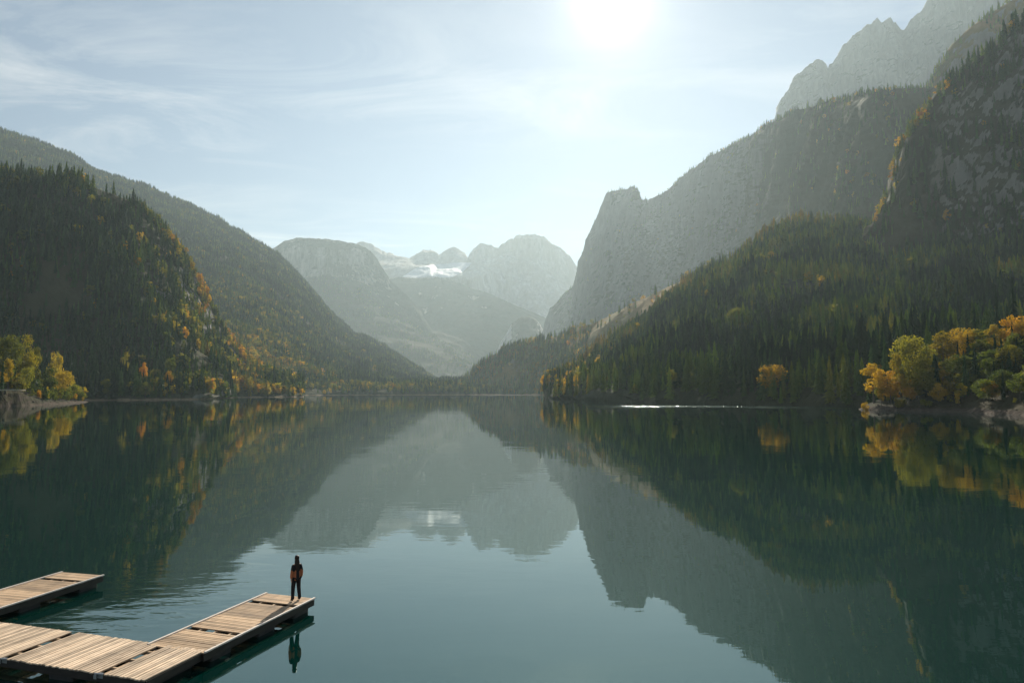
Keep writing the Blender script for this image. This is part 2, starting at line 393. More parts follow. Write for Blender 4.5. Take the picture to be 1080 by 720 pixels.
Em = loft('right_wall', mt_wall, 545, 1350, 460, [
    ('z', [(545, 0, 2350), (600, 0, 1950), (700, 0, 1600), (900, 0, 1300), (1350, 0, 1100)]),
    ('py', [(545, 402, 2650), (575, 384, 2550), (600, 362, 2400), (640, 335, 2230), (680, 318, 2130), (720, 305, 2040), (800, 275, 1820), (840, 255, 1720), (900, 245, 1620), (1080, 240, 1500), (1350, 230, 1450)]),
    ('py', [(545, 395, 2700), (575, 365, 2680), (590, 340, 2660), (605, 330, 2600), (620, 290, 2420), (640, 262, 2360), (680, 256, 2300), (720, 245, 2180), (780, 210, 2000), (840, 180, 1820), (900, 165, 1740), (1080, 150, 1620), (1350, 140, 1560)]),
    ('py', [(545, 385, 2750), (560, 365, 2750), (575, 348, 2740), (581, 330, 2730), (588, 317, 2720), (596, 308, 2710), (604, 304, 2700), (608, 292, 2560), (615, 268, 2490), (625, 240, 2450), (634, 216, 2430), (640, 204, 2420), (648, 201, 2400), (658, 200, 2400), (668, 197, 2400), (673, 200, 2400), (677, 211, 2400), (686, 209, 2370), (700, 203, 2320), (712, 194, 2290), (725, 182, 2250), (750, 164, 2160), (780, 150, 2080), (810, 131, 1980), (840, 116, 1900), (880, 106, 1850), (920, 98, 1800), (950, 95, 1780), (990, 92, 1750), (1080, 80, 1700), (1350, 60, 1650)])],
    [30, 60, 60], dsc=1.0, dmul=([650, 780, 850, 920, 1350], [2.0, 1.6, 1.25, 1.0, .9]), amp=62, nsc=190, cliff=.75, seed=61, tree=False, ridge_damp=.25, jag=1.8, zs=.22, rockf=lambda px, T, nz, P: np.clip((.60 - nz) * 3, 0, 1) * (1 - .88 * np.clip((px - 750) / 90, 0, 1)))
Fm = loft('rock_peaks', mt_wall, 770, 1350, 330, [
    ('z', [(770, 200, 2200), (1350, 200, 2200)]),
    ('py', [(770, 190, 2500), (900, 150, 2480), (1000, 110, 2450), (1350, 60, 2400)]),
    ('py', [(770, 200, 2700), (800, 160, 2700), (813, 130, 2700), (818, 118, 2700), (822, 108, 2700), (830, 97, 2700), (838, 81, 2700), (845, 76, 2700), (855, 68, 2700), (862, 62, 2700), (868, 66, 2700), (874, 73, 2700), (880, 64, 2680), (886, 55, 2680), (893, 45, 2680), (903, 36, 2680), (914, 26, 2660), (925, 20, 2660), (931, 25, 2660), (937, 18, 2660), (945, 22, 2650), (953, 31, 2650), (960, 20, 2650), (968, 12, 2640), (976, 4, 2640), (983, -4, 2640), (1000, -12, 2600), (1080, -16, 2450), (1350, -16, 2200)])],
    [16, 90], dsc=1.72, amp=90, nsc=210, cliff=.8, seed=71, tree=False, ridge_damp=.25, jag=3.2, zs=.30, rockf=lambda px, T, nz, P: .85 - .5 * np.clip((nz - .45) * 4, 0, 1))
F2 = loft('green_shoulder', mt_scree, 950, 1350, 130, [
    ('z', [(950, 150, 1250), (1350, 150, 1250)]),
    ('py', [(950, 150, 1500), (1350, 120, 1500)]),
    ('py', [(950, 112, 1600), (975, 92, 1600), (985, 78, 1600), (995, 60, 1600), (1005, 42, 1600), (1020, 28, 1600), (1040, 14, 1600), (1080, -12, 1600), (1350, -80, 1600)])],
    [10, 60], dsc=1.15, amp=40, nsc=120, cliff=.6, seed=81, ridge_damp=.4, rockf=lambda px, T, nz, P: np.clip((.5 - nz) * 4, 0, .8))
Gm = loft('right_cliff', mt_near, 915, 1350, 250, [
    ('z', [(915, 10, 800), (1080, 10, 740), (1350, 10, 650)]),
    ('py', [(915, 290, 1080), (960, 275, 1040), (1000, 262, 1010), (1080, 245, 960), (1350, 230, 880)]),
    ('py', [(915, 255, 1130), (940, 232, 1120), (960, 205, 1100), (1000, 175, 1080), (1080, 130, 1040), (1350, 80, 980)]),
    ('py', [(915, 240, 1150), (930, 222, 1150), (945, 192, 1150), (952, 165, 1150), (957, 143, 1150), (966, 127, 1150), (978, 112, 1150), (988, 92, 1150), (1000, 80, 1150), (1015, 67, 1140), (1030, 54, 1130), (1055, 36, 1110), (1080, 18, 1100), (1150, -20, 1060), (1350, -90, 1000)])],
    [30, 60, 50], dsc=.9, amp=34, nsc=95, cliff=.7, seed=91, ridge_damp=.35, rockf=lambda px, T, nz, P: np.clip((.44 - nz) * 4, 0, .75) * np.clip((px - 972) / 30, 0, 1))
H2 = loft('sunlit_spur', mt_scree, 470, 900, 260, [
    ('z', [(470, -5, 2080), (540, -5, 1980), (600, -5, 1500), (700, -5, 1100), (900, -5, 900)]),
    ('z', [(470, 3, 2160), (540, 3, 2040), (600, 5, 1560), (700, 10, 1180), (900, 10, 980)]),
    ('py', [(470, 410, 2300), (495, 390, 2300), (515, 372, 2280), (545, 359, 2200), (580, 352, 2100), (610, 341, 2000), (640, 329, 1900), (665, 317, 1800), (690, 305, 1700), (720, 290, 1600), (760, 272, 1500), (900, 250, 1400)])],
    [5, 90], dsc=1.08, amp=34, nsc=150, cliff=.2, seed=101, ridge_damp=.5, rockf=lambda px, T, nz, P: np.clip((.45 - nz) * 4, 0, .6))
Hm = loft('right_spur', mt_spur, 575, 1350, 400, [
    ('z', [(575, -5, 1100), (590, -5, 1010), (620, -5, 860), (660, -5, 700), (700, -5, 610), (800, -5, 520), (900, -5, 455), (1000, -5, 420), (1350, -5, 340)]),
    ('z', [(575, 1, 1120), (590, 3, 1025), (620, 6, 872), (660, 7, 712), (700, 7, 620), (800, 7, 530), (900, 7, 465), (1000, 7, 430), (1350, 7, 350)]),
    ('py', [(575, 412, 1150), (600, 402, 1130), (650, 382, 1000), (700, 365, 900), (800, 335, 820), (900, 330, 780), (1000, 320, 720), (1350, 300, 640)]),
    ('py', [(575, 414, 1180), (588, 406, 1170), (605, 392, 1180), (630, 370, 1200), (650, 355, 1210), (680, 334, 1230), (700, 318, 1240), (720, 301, 1250), (745, 283, 1260), (770, 268, 1270), (800, 248, 1280), (825, 232, 1280), (843, 226, 1280), (870, 228, 1260), (900, 232, 1220), (950, 240, 1150), (1080, 240, 1000), (1350, 220, 900)])],
    [5, 60, 80], dsc=(.85, .85, .92, 1.02), amp=42, nsc=150, cliff=.3, seed=111, rockf=lambda px, T, nz, P: np.clip((.45 - nz) * 4, 0, .6) * np.clip((P[..., 2] - 18) / 10, 0, 1))
Lb = loft('left_shore_bank', mt_bank, -260, 95, 150, [
    ('z', [(-260, -3, 330), (0, -3, 405), (35, -3, 430), (48, -3, 455), (70, -3, 500), (88, -2.5, 545), (95, -2, 590)]),
    ('z', [(-260, 9, 350), (0, 9.5, 412), (20, 8.5, 424), (33, 5, 440), (48, 2.6, 462), (70, 1.4, 508), (88, .7, 553), (95, -1.2, 595)]),
    ('z', [(-260, 14, 420), (0, 11, 470), (20, 10, 480), (33, 8, 500), (48, 5, 520), (70, 3, 560), (88, 1, 600), (95, -1.5, 620)])],
    [14, 20], amp=2.2, nsc=9, cliff=.6, seed=121, tree=False, ridge_damp=1, back=(220, .6), rockf=lambda px, T, nz, P: np.clip((.5 - nz) * 4, 0, .7))
Rb = loft('right_promontory', mt_bank, 900, 1350, 240, [
    ('z', [(900, -3, 335), (906, -2, 327), (920, -2, 316), (960, -2, 302), (1000, -2, 292), (1080, -2, 245), (1350, -2, 180)]),
    ('z', [(900, -2.5, 338), (906, .4, 331), (920, 1.6, 322), (960, 2.2, 309), (1000, 2.0, 299), (1080, 2.2, 254), (1350, 2, 190)]),
    ('z', [(900, -3, 345), (906, .2, 338), (920, 3, 337), (940, 6, 340), (960, 12, 344), (1000, 19, 340), (1040, 23, 330), (1080, 27, 320), (1350, 40, 260)])],
    [10, 40], amp=2.0, nsc=12, cliff=.5, seed=131, tree=False, ridge_damp=1, back=(90, -.2), rockf=lambda px, T, nz, P: np.clip((2.2 - P[..., 2]) * .8, 0, .8))
# valley floor beyond the far shore, with the low gravel spits
gx = np.linspace(-1500, 1200, 140); gy = np.concatenate([np.linspace(1500, 2400, 90), np.linspace(2450, 6500, 40)])
GX, GY = np.meshgrid(gx, gy)
base = np.stack([GX, GY, GX * 0], -1)
sh = 2085 + 40 * fbm(base / 160., 3, 5)
GZ = np.clip((GY - sh) / 40, -1, 1) * 1.6 + np.clip(GY - sh - 60, 0, None) * .012
spit = np.exp(-((GY - (1740 + 60 * fbm(base / 200., 2, 8))) / 26) ** 2) * np.clip((112 - GX) / 50, 0, 1) * np.clip((GX + 150) / 60, 0, 1)
GZ = np.maximum(GZ, -1.6 + spit * 2.3) + .25 * fbm(base / 30., 3, 9)
vf = grid_mesh('valley_floor', np.stack([GX, GY, GZ], -1), mt_bank, {'rock': GX * 0}); tag(vf, kind='structure')
terr.append(dict(P=np.stack([GX, GY, GZ], -1), px=project(np.stack([GX, GY, GZ], -1))[0], T=GX * 0 + .5, nz=GX * 0 + 1, rock=GX * 0, o=vf, name='valley_floor', area=GX * 0 + (2700 / 139) * 10))
# lake bed / ground sheet under everything
gs = grid_mesh('ground', np.array([[[-11500, -2500, -7], [11500, -2500, -7]], [[-11500, 12500, -7], [11500, 12500, -7]]], float), mt_bank, {'rock': np.zeros((2, 2))}); tag(gs, kind='structure')
# glacier
gp = np.linspace(424, 497, 90); rowsg = 26; Pg = []
tops = np.interp(gp, [424, 430, 436, 446, 455, 470, 485, 497], [292, 288, 284, 280.5, 279, 278, 276.5, 277])
bots = np.interp(gp, [424, 440, 460, 478, 488, 497], [292.3, 293, 293.5, 292, 287, 278])
Rm, Km = Dm['P'].shape[:2]; im = np.arange(Rm * Km).reshape(Rm, Km)
bm = BVHTree.FromPolygons(Dm['P'].reshape(-1, 3).tolist(), np.stack([im[:-1, :-1], im[:-1, 1:], im[1:, 1:], im[1:, :-1]], -1).reshape(-1, 4).tolist())
cg = Vector((0, 0, CAM_H)); dg = np.zeros((rowsg + 1, len(gp)))
for r in range(rowsg + 1):
    for i, p in enumerate(gp):
        t = r / rowsg; q = at(p, bots[i] * (1 - t) + tops[i] * t, 1.0) - cg
        h_ = bm.ray_cast(cg, q.normalized()); dg[r, i] = h_[0].y if h_[0] else np.nan
dg = np.where(np.isnan(dg), np.nanmedian(dg), dg)
for _ in range(3):
    dg[1:-1] = np.minimum(dg[1:-1], (dg[:-2] + dg[2:]) / 2 + 5); dg[:, 1:-1] = np.minimum(dg[:, 1:-1], (dg[:, :-2] + dg[:, 2:]) / 2 + 5)
Pg = np.array([[list(at(p, bots[i] * (1 - r / rowsg) + tops[i] * r / rowsg, dg[r, i] - 14)) for i, p in enumerate(gp)] for r in range(rowsg + 1)])
M = Mat('glacier_ice'); pn = geo_pos(M)
m_ice = M.done(M.bsdf(M.mix(M.rng(M.noise(pn, .004, 6), .35, .6), (.55, .58, .62, 1), (.80, .81, .83, 1)), .7, .2, M.bump(M.noise(pn, .02, 5), .3, 10)).outputs[0])
tag(grid_mesh('glacier', Pg, m_ice), kind='structure')

# ------------------------------------------------------------------ water
M = Mat('lake_water'); p = geo_pos(M)
w1 = M.noise(M.mapping(p, (.55, 1.5, 1), (0, 0, .25)), .9, 3, .5, .3)
w2 = M.noise(M.mapping(p, (.35, 1.0, 1), (0, 0, -.2)), .16, 3, .5, .4)
nd_ = M.n('ShaderNodeVectorMath', operation='DISTANCE'); M.l(M.mapping(p, (1, 1, 1)), nd_.inputs[0]); nd_.inputs[1].default_value = (-14.5, 27.5, 0)
big = M.rng(M.noise(p, .035, 3, .5, 1.0), .42, .66, .12, 1.0)
big = M.math('ADD', big, M.rng(nd_.outputs['Value'], 8, 2, 0, 3.5))
sp = M.n('ShaderNodeSeparateXYZ'); M.l(p, sp.inputs[0])
# breeze-roughened streak off the right shore
bx = M.math('MULTIPLY', M.rng(sp.outputs[0], 45, 75), M.rng(sp.outputs[0], 225, 170))
yc = M.math('ADD', M.math('MULTIPLY', M.math('SUBTRACT', M.noise(M.mapping(p, (.010, .002, 1)), 1.0, 3), .5), 120), 398)
yd = M.math('ABSOLUTE', M.math('SUBTRACT', sp.outputs[1], yc))
br = M.math('MULTIPLY', bx, M.rng(yd, 46, 14))
br = M.math('MULTIPLY', br, M.rng(M.noise(M.mapping(p, (.05, .3, 1)), 1.0, 3), .38, .5))
h = M.math('ADD', M.math('MULTIPLY', M.math('MULTIPLY', w1, big), .006), M.math('MULTIPLY', M.math('MULTIPLY', w2, big), .020))
nb = M.bump(h, 1.0, 1.0)
nc = M.n('ShaderNodeTexNoise'); M.l(p, nc.inputs['Vector']); nc.inputs['Scale'].default_value = .9; nc.inputs['Detail'].default_value = 3
vs_ = M.n('ShaderNodeVectorMath', operation='SUBTRACT'); M.l(nc.outputs['Color'], vs_.inputs[0]); vs_.inputs[1].default_value = (.5, .5, .5)
vm_ = M.n('ShaderNodeVectorMath', operation='MULTIPLY'); M.l(vs_.outputs[0], vm_.inputs[0]); vm_.inputs[1].default_value = (1, 1, 0)
vk_ = M.n('ShaderNodeVectorMath', operation='SCALE'); M.l(vm_.outputs[0], vk_.inputs[0]); M.put(vk_.inputs['Scale'], M.math('ADD', M.math('MULTIPLY', br, 1.7), .003))
va_ = M.n('ShaderNodeVectorMath', operation='ADD'); M.l(nb, va_.inputs[0]); M.l(vk_.outputs[0], va_.inputs[1])
vn_ = M.n('ShaderNodeVectorMath', operation='NORMALIZE'); M.l(va_.outputs[0], vn_.inputs[0]); nb = vn_.outputs[0]
b = M.bsdf((.0001, .0165, .013, 1), M.math('ADD', M.math('MULTIPLY', br, .10), .012), .5, nb, ior=2.05)
b.inputs['Specular Tint'].default_value = (.58, 1.0, .93, 1)
m_water = M.done(b.outputs[0])
wt = grid_mesh('lake_water', np.array([[[x, y, 0] for x in np.linspace(-3000, 3000, 13)] for y in np.linspace(-1500, 2300, 9)], float), m_water)
tag(wt, kind='structure')

# ------------------------------------------------------------------ ground lookup
vs = []; fs = []; off = 0
for t in terr:
    R, K = t['P'].shape[:2]
    idx = np.arange(R * K).reshape(R, K) + off
    vs.append(t['P'].reshape(-1, 3)); fs.append(np.stack([idx[:-1, :-1], idx[:-1, 1:], idx[1:, 1:], idx[1:, :-1]], -1).reshape(-1, 4)); off += R * K
bvh = BVHTree.FromPolygons(np.concatenate(vs).tolist(), np.concatenate(fs).tolist())
def ground(x, y):
    r = bvh.ray_cast(Vector((x, y, 3000)), Vector((0, 0, -1)))
    return r[0].z if r[0] else 0.0

# ------------------------------------------------------------------ tree prototypes (unit: metres, base at z=0)
def spruce_mesh(H, R, layers, m, seed, gap=.06):
    r_ = random.Random(seed); v = []; f = []
    z0 = H * gap
    for k in range(layers):
        t = k / (layers - 1)
        z = z0 + (H - z0) * t * .985
        rad = R * (1 - t) ** .85 * r_.uniform(.72, 1.12) + .10
        droop = rad * r_.uniform(.30, .55)
        ap = min(H, z + (H - z0) / layers * 1.9)
        ax, ay = r_.uniform(-.06, .06), r_.uniform(-.06, .06)
        n0 = len(v); v.append((ax, ay, ap)); ph = r_.uniform(0, 6.28)
        mm = max(4, int(m * (1 - t * .5)))
        for j in range(2 * mm):
            a_ = ph + math.pi * j / mm + r_.uniform(-.12, .12)
            rr = rad * (r_.uniform(.75, 1.15) if j % 2 == 0 else r_.uniform(.28, .5))
            zz = z - (droop * r_.uniform(.6, 1.2) if j % 2 == 0 else droop * .1)
            v.append((math.cos(a_) * rr, math.sin(a_) * rr, zz))
        for j in range(2 * mm): f.append((n0, n0 + 1 + j, n0 + 1 + (j + 1) % (2 * mm)))
    return v, f
def trunk_mesh(H, r, n=6, lean=0.0, limbs=0, seed=0, CR=3.0):
    mb = MB(); r_ = random.Random(seed)
    pts = [(lean * (k / 4) ** 2, 0, H * k / 4) for k in range(5)]
    mb.tube(pts, [r, r * .8, r * .6, r * .38, r * .08], n)
    for i in range(limbs):
        t = r_.uniform(.3, .75); a_ = i * 2.4 + r_.uniform(-.4, .4)
        z = H * t; Ls = CR * r_.uniform(.5, .85)
        mb.tube([(0, 0, z), (math.cos(a_) * Ls * .5, math.sin(a_) * Ls * .5, z + Ls * .45), (math.cos(a_) * Ls, math.sin(a_) * Ls, z + Ls * 1.0)], [r * .4, r * .25, r * .08], 5)
    return mb.v, mb.f
def leafy_mesh(H, R, nclump, per, size, seed, z0=.22, flat=1.0):
    r_ = np.random.default_rng(seed); v = []; f = []
    cz = H * (z0 + (1 - z0) / 2); hz = H * (1 - z0) / 2
    cs = []
    while len(cs) < nclump:
        q = r_.uniform(-1, 1, 3)
        l = np.linalg.norm(q)
        if l < 1 and (l > .45 or len(cs) < 2):
            wid = R * (1 - .35 * max(q[2], 0) - .2 * max(-q[2], 0))
            cs.append((q[0] * wid * .8, q[1] * wid * .8, cz + q[2] * hz * .82, R * r_.uniform(.25, .46)))
    for (x, y, z, cr) in cs:
        n = int(per * (cr / (.36 * R)) ** 2)
        d = r_.normal(size=(n, 3)); d /= np.linalg.norm(d, axis=1)[:, None]
        d[:, 2] = d[:, 2] * .8 + .12
        rr = cr * r_.uniform(.55, 1.12, n)
        for i in range(n):
            c = np.array([x, y, z]) + d[i] * rr[i]
            if c[2] > H: c[2] = H - r_.uniform(0, .5)
            a1 = r_.normal(size=3); a1 /= np.linalg.norm(a1)
            a2 = np.cross(a1, d[i] + r_.normal(size=3) * .6); a2 /= np.linalg.norm(a2) + 1e-9
            s = size * r_.uniform(.55, 1.25)
            n0 = len(v)
            v += [tuple(c + a1 * s * .5), tuple(c + a2 * s * .38), tuple(c - a1 * s * .5), tuple(c - a2 * s * .38)]
            f.append((n0, n0 + 1, n0 + 2, n0 + 3))
    v = np.array(v); zt = np.percentile(v[:, 2], 99.7)
    rt = np.percentile(np.hypot(v[:, 0], v[:, 1]), 98)
    v[:, 2] *= H / zt; v[:, :2] *= R / rt
    return v.tolist(), f
def mk(name, v, f, mats, fm=None):
    m = bpy.data.meshes.new(name); m.from_pydata(v, [], f)
    for k in mats: m.materials.append(k)
    if fm is not None: m.polygons.foreach_set('material_index', fm)
    m.update(); return m
def joined(name, parts):
    v = []; f = []; fm = []; mats = []
    for i, (pv, pf, mt) in enumerate(parts):
        n = len(v); v += list(pv); f += [tuple(q + n for q in ff) for ff in pf]; fm += [i] * len(pf); mats.append(mt)
    return mk(name, v, f, mats, fm)
# all prototypes 20 m tall (spruce) / 15 m tall (broadleaf), scaled per tree
near_spruce = [(mk('crown', *spruce_mesh(20, R, 26, 9, 10 + i), [m_needle]), mk('trunk', *trunk_mesh(19, .28), [m_bark])) for i, R in enumerate((2.9, 3.3, 2.5, 3.7, 3.0))]
near_leafy = [(mk('crown', *leafy_mesh(15, R, nc, 95, .62, 20 + i, z0), [m_leaf]), mk('trunk', *trunk_mesh(12.5, .26, 7, .3, 6, 5 + i, R), [m_bark])) for i, (R, nc, z0) in enumerate(((5.2, 24, .18), (4.2, 20, .12), (6.0, 28, .2), (3.6, 18, .1), (5.0, 22, .26)))]
far_spruce = [joined('spruce', [(*spruce_mesh(20, R, 12, 6, 40 + i, .03), m_needle), (*trunk_mesh(19, .3, 4), m_bark)]) for i, R in enumerate((3.0, 3.5, 2.6, 3.9, 3.2))]
far_leafy = [joined('broadleaf_tree', [(*leafy_mesh(15, R, 12, 15, 1.9, 60 + i, .12), m_leaf), (*trunk_mesh(11, .3, 4), m_bark)]) for i, R in enumerate((5.2, 4.4, 6.0, 4.8))]
bush_m = [mk('shrub', *leafy_mesh(4, 3.0, 10, 70, .5, 80 + i, .0), [m_leaf]) for i in range(3)]

hero_n = [0]
def tree_obj(kind, pos, h, wscale, tint, rz, label, group, parts=True, var=None):
    hero_n[0] += 1
    name = {'s': 'spruce', 'b': 'broadleaf_tree', 'u': 'shrub'}[kind]
    cat = {'s': 'tree', 'b': 'tree', 'u': 'shrub'}[kind]
    ref = {'s': 20.0, 'b': 15.0, 'u': 4.0}[kind]
    sc_ = (h / ref * wscale, h / ref * wscale, h / ref)
    if kind == 'u' or not parts:
        ms = {'s': far_spruce, 'b': far_leafy, 'u': bush_m}[kind]
        o = bpy.data.objects.new(name, ms[(var if var is not None else hero_n[0]) % len(ms)]); C.objects.link(o)
        o['tint'] = float(tint)
        r = o
    else:
        ms = near_spruce if kind == 's' else near_leafy
        cr, tr = ms[(var if var is not None else hero_n[0]) % len(ms)]
        r = bpy.data.objects.new(name, None); C.objects.link(r)
        for nm, me in (('crown', cr), ('trunk', tr)):
            o = bpy.data.objects.new(nm, me); C.objects.link(o); o.parent = r; o['tint'] = float(tint)
    r.location = pos; r.rotation_euler = (0, 0, rz); r.scale = sc_
    tag(r, label, cat, group)
    return r

# ------------------------------------------------------------------ placed trees, one by one
occupied = []
def hero(px, top, D, wpx, kind, tint, label, group=None, var=None, gz=None):
    p = at(px, top, D)
    g = ground(p.x, p.y) if gz is None else gz
    h = max(p.z - g + .3, 2.0)
    ref = {'s': (20, 3.1), 'b': (15, 5.0), 'u': (4, 3.0)}[kind]
    ws = (wpx / F * D / 2) / (ref[1] * h / ref[0])
    occupied.append((p.x, p.y))
    tree_obj(kind, (p.x, p.y, g - .3), h, max(.45, min(ws, 1.9)), tint, random.uniform(0, 6.28), label, group, True, var)
# left shore point
for a_ in [
    (-14, 352, 450, 26, 'b', 0.22, 'green and yellow tree at the very left edge of the lake shore'),
    (10, 353, 455, 24, 'b', 0.37, 'tall yellow-green tree on the left bank above the pale ledge'),
    (10, 378, 432, 13, 'b', 0.65, 'small bright golden tree in front of the tall yellow-green tree on the left bank'),
    (2, 392, 424, 12, 'b', 0.75, 'small rusty orange tree just above the pale ledge on the left bank'),
    (28, 353, 478, 20, 'b', 0.57, 'tall golden tree with an orange tip on the left bank'),
    (39, 366, 490, 16, 'b', 0.49, 'tall narrow gold-green tree beside the dark spruce on the left bank'),
    (29, 387, 446, 12, 'b', 0.47, 'slender yellow tree leaning over the left bank at the water'),
    (38, 360, 505, 13, 's', 0.22, 'dark narrow spruce between the golden trees of the left bank'),
    (20, 349, 520, 16, 's', 0.27, 'dark green spruce rising behind the golden trees of the left bank'),
    (52, 388, 500, 20, 'b', 0.10, 'round dark green tree on the left shore point'),
    (54, 383, 530, 11, 'b', 0.59, 'yellow crown showing behind the round green tree on the left shore'),
    (67, 391, 525, 17, 'b', 0.67, 'round orange tree on the left shore point'),
    (78, 405, 540, 10, 'b', 0.37, 'small yellow-green tree right of the round orange tree'),
    (60, 371, 660, 8, 'b', 0.62, 'small golden crown lit up against the dark left hillside'),
]: hero(*a_)
for px, top, D, wp, ti, lb in [
    (84, 412, 560, 9, .30, 'olive shrub at the tip of the left shore point'),
    (72, 414, 520, 8, .40, 'low shrub below the round orange tree on the left shore'),
    (60, 415, 500, 7, .5, 'low yellowish shrub at the waterline below the round green tree'),
    (41, 411, 458, 7, .92, 'low rusty shrub at the foot of the slender yellow tree'),
    (33, 415, 446, 8, .35, 'low green shrub on the edge of the left bank'),
]: hero(px, top, D, wp, 'u', ti, lb)
# shore terrace below the dark left hill
for a_ in [
    (133, 371, 785, 11, 'b', .55, 'yellowish crown among the dark spruces behind the left gravel beach'),
    (152, 382, 773, 11, 'b', .95, 'orange tree behind the left gravel beach'),
    (164, 389, 765, 11, 'b', .5, 'small yellow-green tree right of the orange tree on the left beach'),
    (180, 377, 785, 17, 'b', .3, 'broad olive green tree at the right end of the left gravel beach'),
    (178, 391, 773, 9, 'b', .85, 'small orange-brown tree in front of the broad olive tree'),
    (172, 398, 761, 8, 'b', .6, 'small yellow tree at the edge of the left gravel beach'),
    (190, 392, 792, 9, 'b', .35, 'small green tree below the broad olive tree'),
    (197, 397, 800, 8, 'b', .55, 'small yellow-green tree at the right tip of the left beach'),
    (132, 400, 757, 8, 'b', .4, 'low round tree in the middle of the left gravel beach'),
    (100, 366, 753, 10, 's', .2, 'tall dark spruce at the left end of the beach stand'),
    (112, 362, 761, 10, 's', .15, 'tallest dark spruce of the stand behind the left beach'),
    (121, 370, 749, 9, 's', .25, 'dark spruce left of the yellowish crown behind the beach'),
    (142, 374, 757, 10, 's', .2, 'dark spruce left of the orange tree behind the beach'),
]: hero(*a_)
# right promontory
PR = 'broadleaf trees on the right promontory'
for a_ in [
    (920, 383, 331, 27, 'b', .74, 'bright golden tree at the tip of the right promontory', 1),
    (938, 391, 322, 24, 'b', .88, 'glowing orange-gold round tree beside the tip of the right promontory', 0),
    (929, 408, 322, 12, 'b', .7, 'small yellow tree at the water under the orange-gold tree', 3),
    (957, 354, 338, 30, 'b', .52, 'tall yellow-green tree behind the orange-gold tree on the promontory', 2),
    (975, 362, 336, 26, 'b', .45, 'olive green tree right of the tall yellow-green one on the promontory', 0),
    (994, 350, 342, 30, 'b', .62, 'wide old-gold tree on the crest of the right promontory', 4),
    (1015, 346, 340, 26, 'b', .72, 'golden tree right of the wide old-gold tree on the crest', 2),
    (1031, 347, 335, 30, 'b', .5, 'broad olive-gold tree on the crest of the right promontory', 0),
    (1049, 342, 330, 26, 'b', .66, 'golden tree between the broad olive-gold and the tallest orange tree', 1),
    (1068, 333, 325, 26, 'b', .86, 'tall orange-gold tree near the right edge of the photo', 4),
    (1084, 338, 322, 28, 'b', .7, 'golden tree cut by the right edge of the photo', 2),
    (967, 402, 316, 22, 'b', .58, 'low yellow-green tree at the waterside of the promontory', 3),
    (983, 398, 312, 22, 'b', .5, 'low leafy tree in the middle of the promontory shore', 1),
    (998, 402, 309, 18, 'b', .66, 'low golden tree above the shore rocks of the promontory', 0),
    (1011, 394, 308, 14, 'b', .48, 'narrow yellow-green tree standing above the promontory shore', 3),
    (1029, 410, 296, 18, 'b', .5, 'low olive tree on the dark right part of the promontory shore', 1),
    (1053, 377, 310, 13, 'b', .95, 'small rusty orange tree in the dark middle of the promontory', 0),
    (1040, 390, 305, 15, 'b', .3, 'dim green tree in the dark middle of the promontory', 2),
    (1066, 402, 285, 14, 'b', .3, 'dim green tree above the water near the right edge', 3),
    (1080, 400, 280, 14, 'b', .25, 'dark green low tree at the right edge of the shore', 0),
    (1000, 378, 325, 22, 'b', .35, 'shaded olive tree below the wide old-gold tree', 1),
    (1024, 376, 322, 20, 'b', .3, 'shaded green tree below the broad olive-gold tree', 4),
    (945, 372, 332, 18, 'b', .6, 'yellow tree between the orange-gold tree and the tall yellow-green tree', 3),
]: hero(*a_[:7], PR, a_[7])
for a_ in [
    (932, 350, 352, 14, 's', .32, 'dark spruce behind the golden tip of the right promontory'),
    (945, 332, 372, 11, 's', .38, 'slim spruce left of the tallest one behind the promontory tip'),
    (950, 316, 392, 11, 's', .42, 'tallest slim spruce behind the promontory tip'),
    (977, 336, 356, 15, 's', .5, 'olive spruce rising from the promontory between two golden trees'),
    (1003, 330, 380, 14, 's', .15, 'dark spruce behind the wide old-gold tree'),
    (1027, 318, 390, 15, 's', .1, 'dark spruce behind the broad olive-gold tree'),
    (1050, 303, 395, 16, 's', .12, 'tall dark spruce above the golden crest of the promontory'),
    (1067, 290, 400, 17, 's', .1, 'tallest dark spruce near the right edge of the photo'),
    (1085, 296, 395, 17, 's', .1, 'dark spruce cut by the right edge of the photo'),
]: hero(*a_)
for px, top, D, wp, ti, lb in [
    (913, 424, 325, 9, .75, 'yellow shrub at the outermost rocks of the right promontory'),
    (949, 419, 312, 12, .6, 'yellow-green shrub above the shore rocks left of the low trees'),
    (975, 421, 306, 13, .5, 'green-gold shrub hanging over the promontory rocks'),
    (1045, 417, 288, 12, .4, 'olive shrub at the dark end of the promontory shore'),
]: hero(px, top, D, wp, 'u', ti, lb)

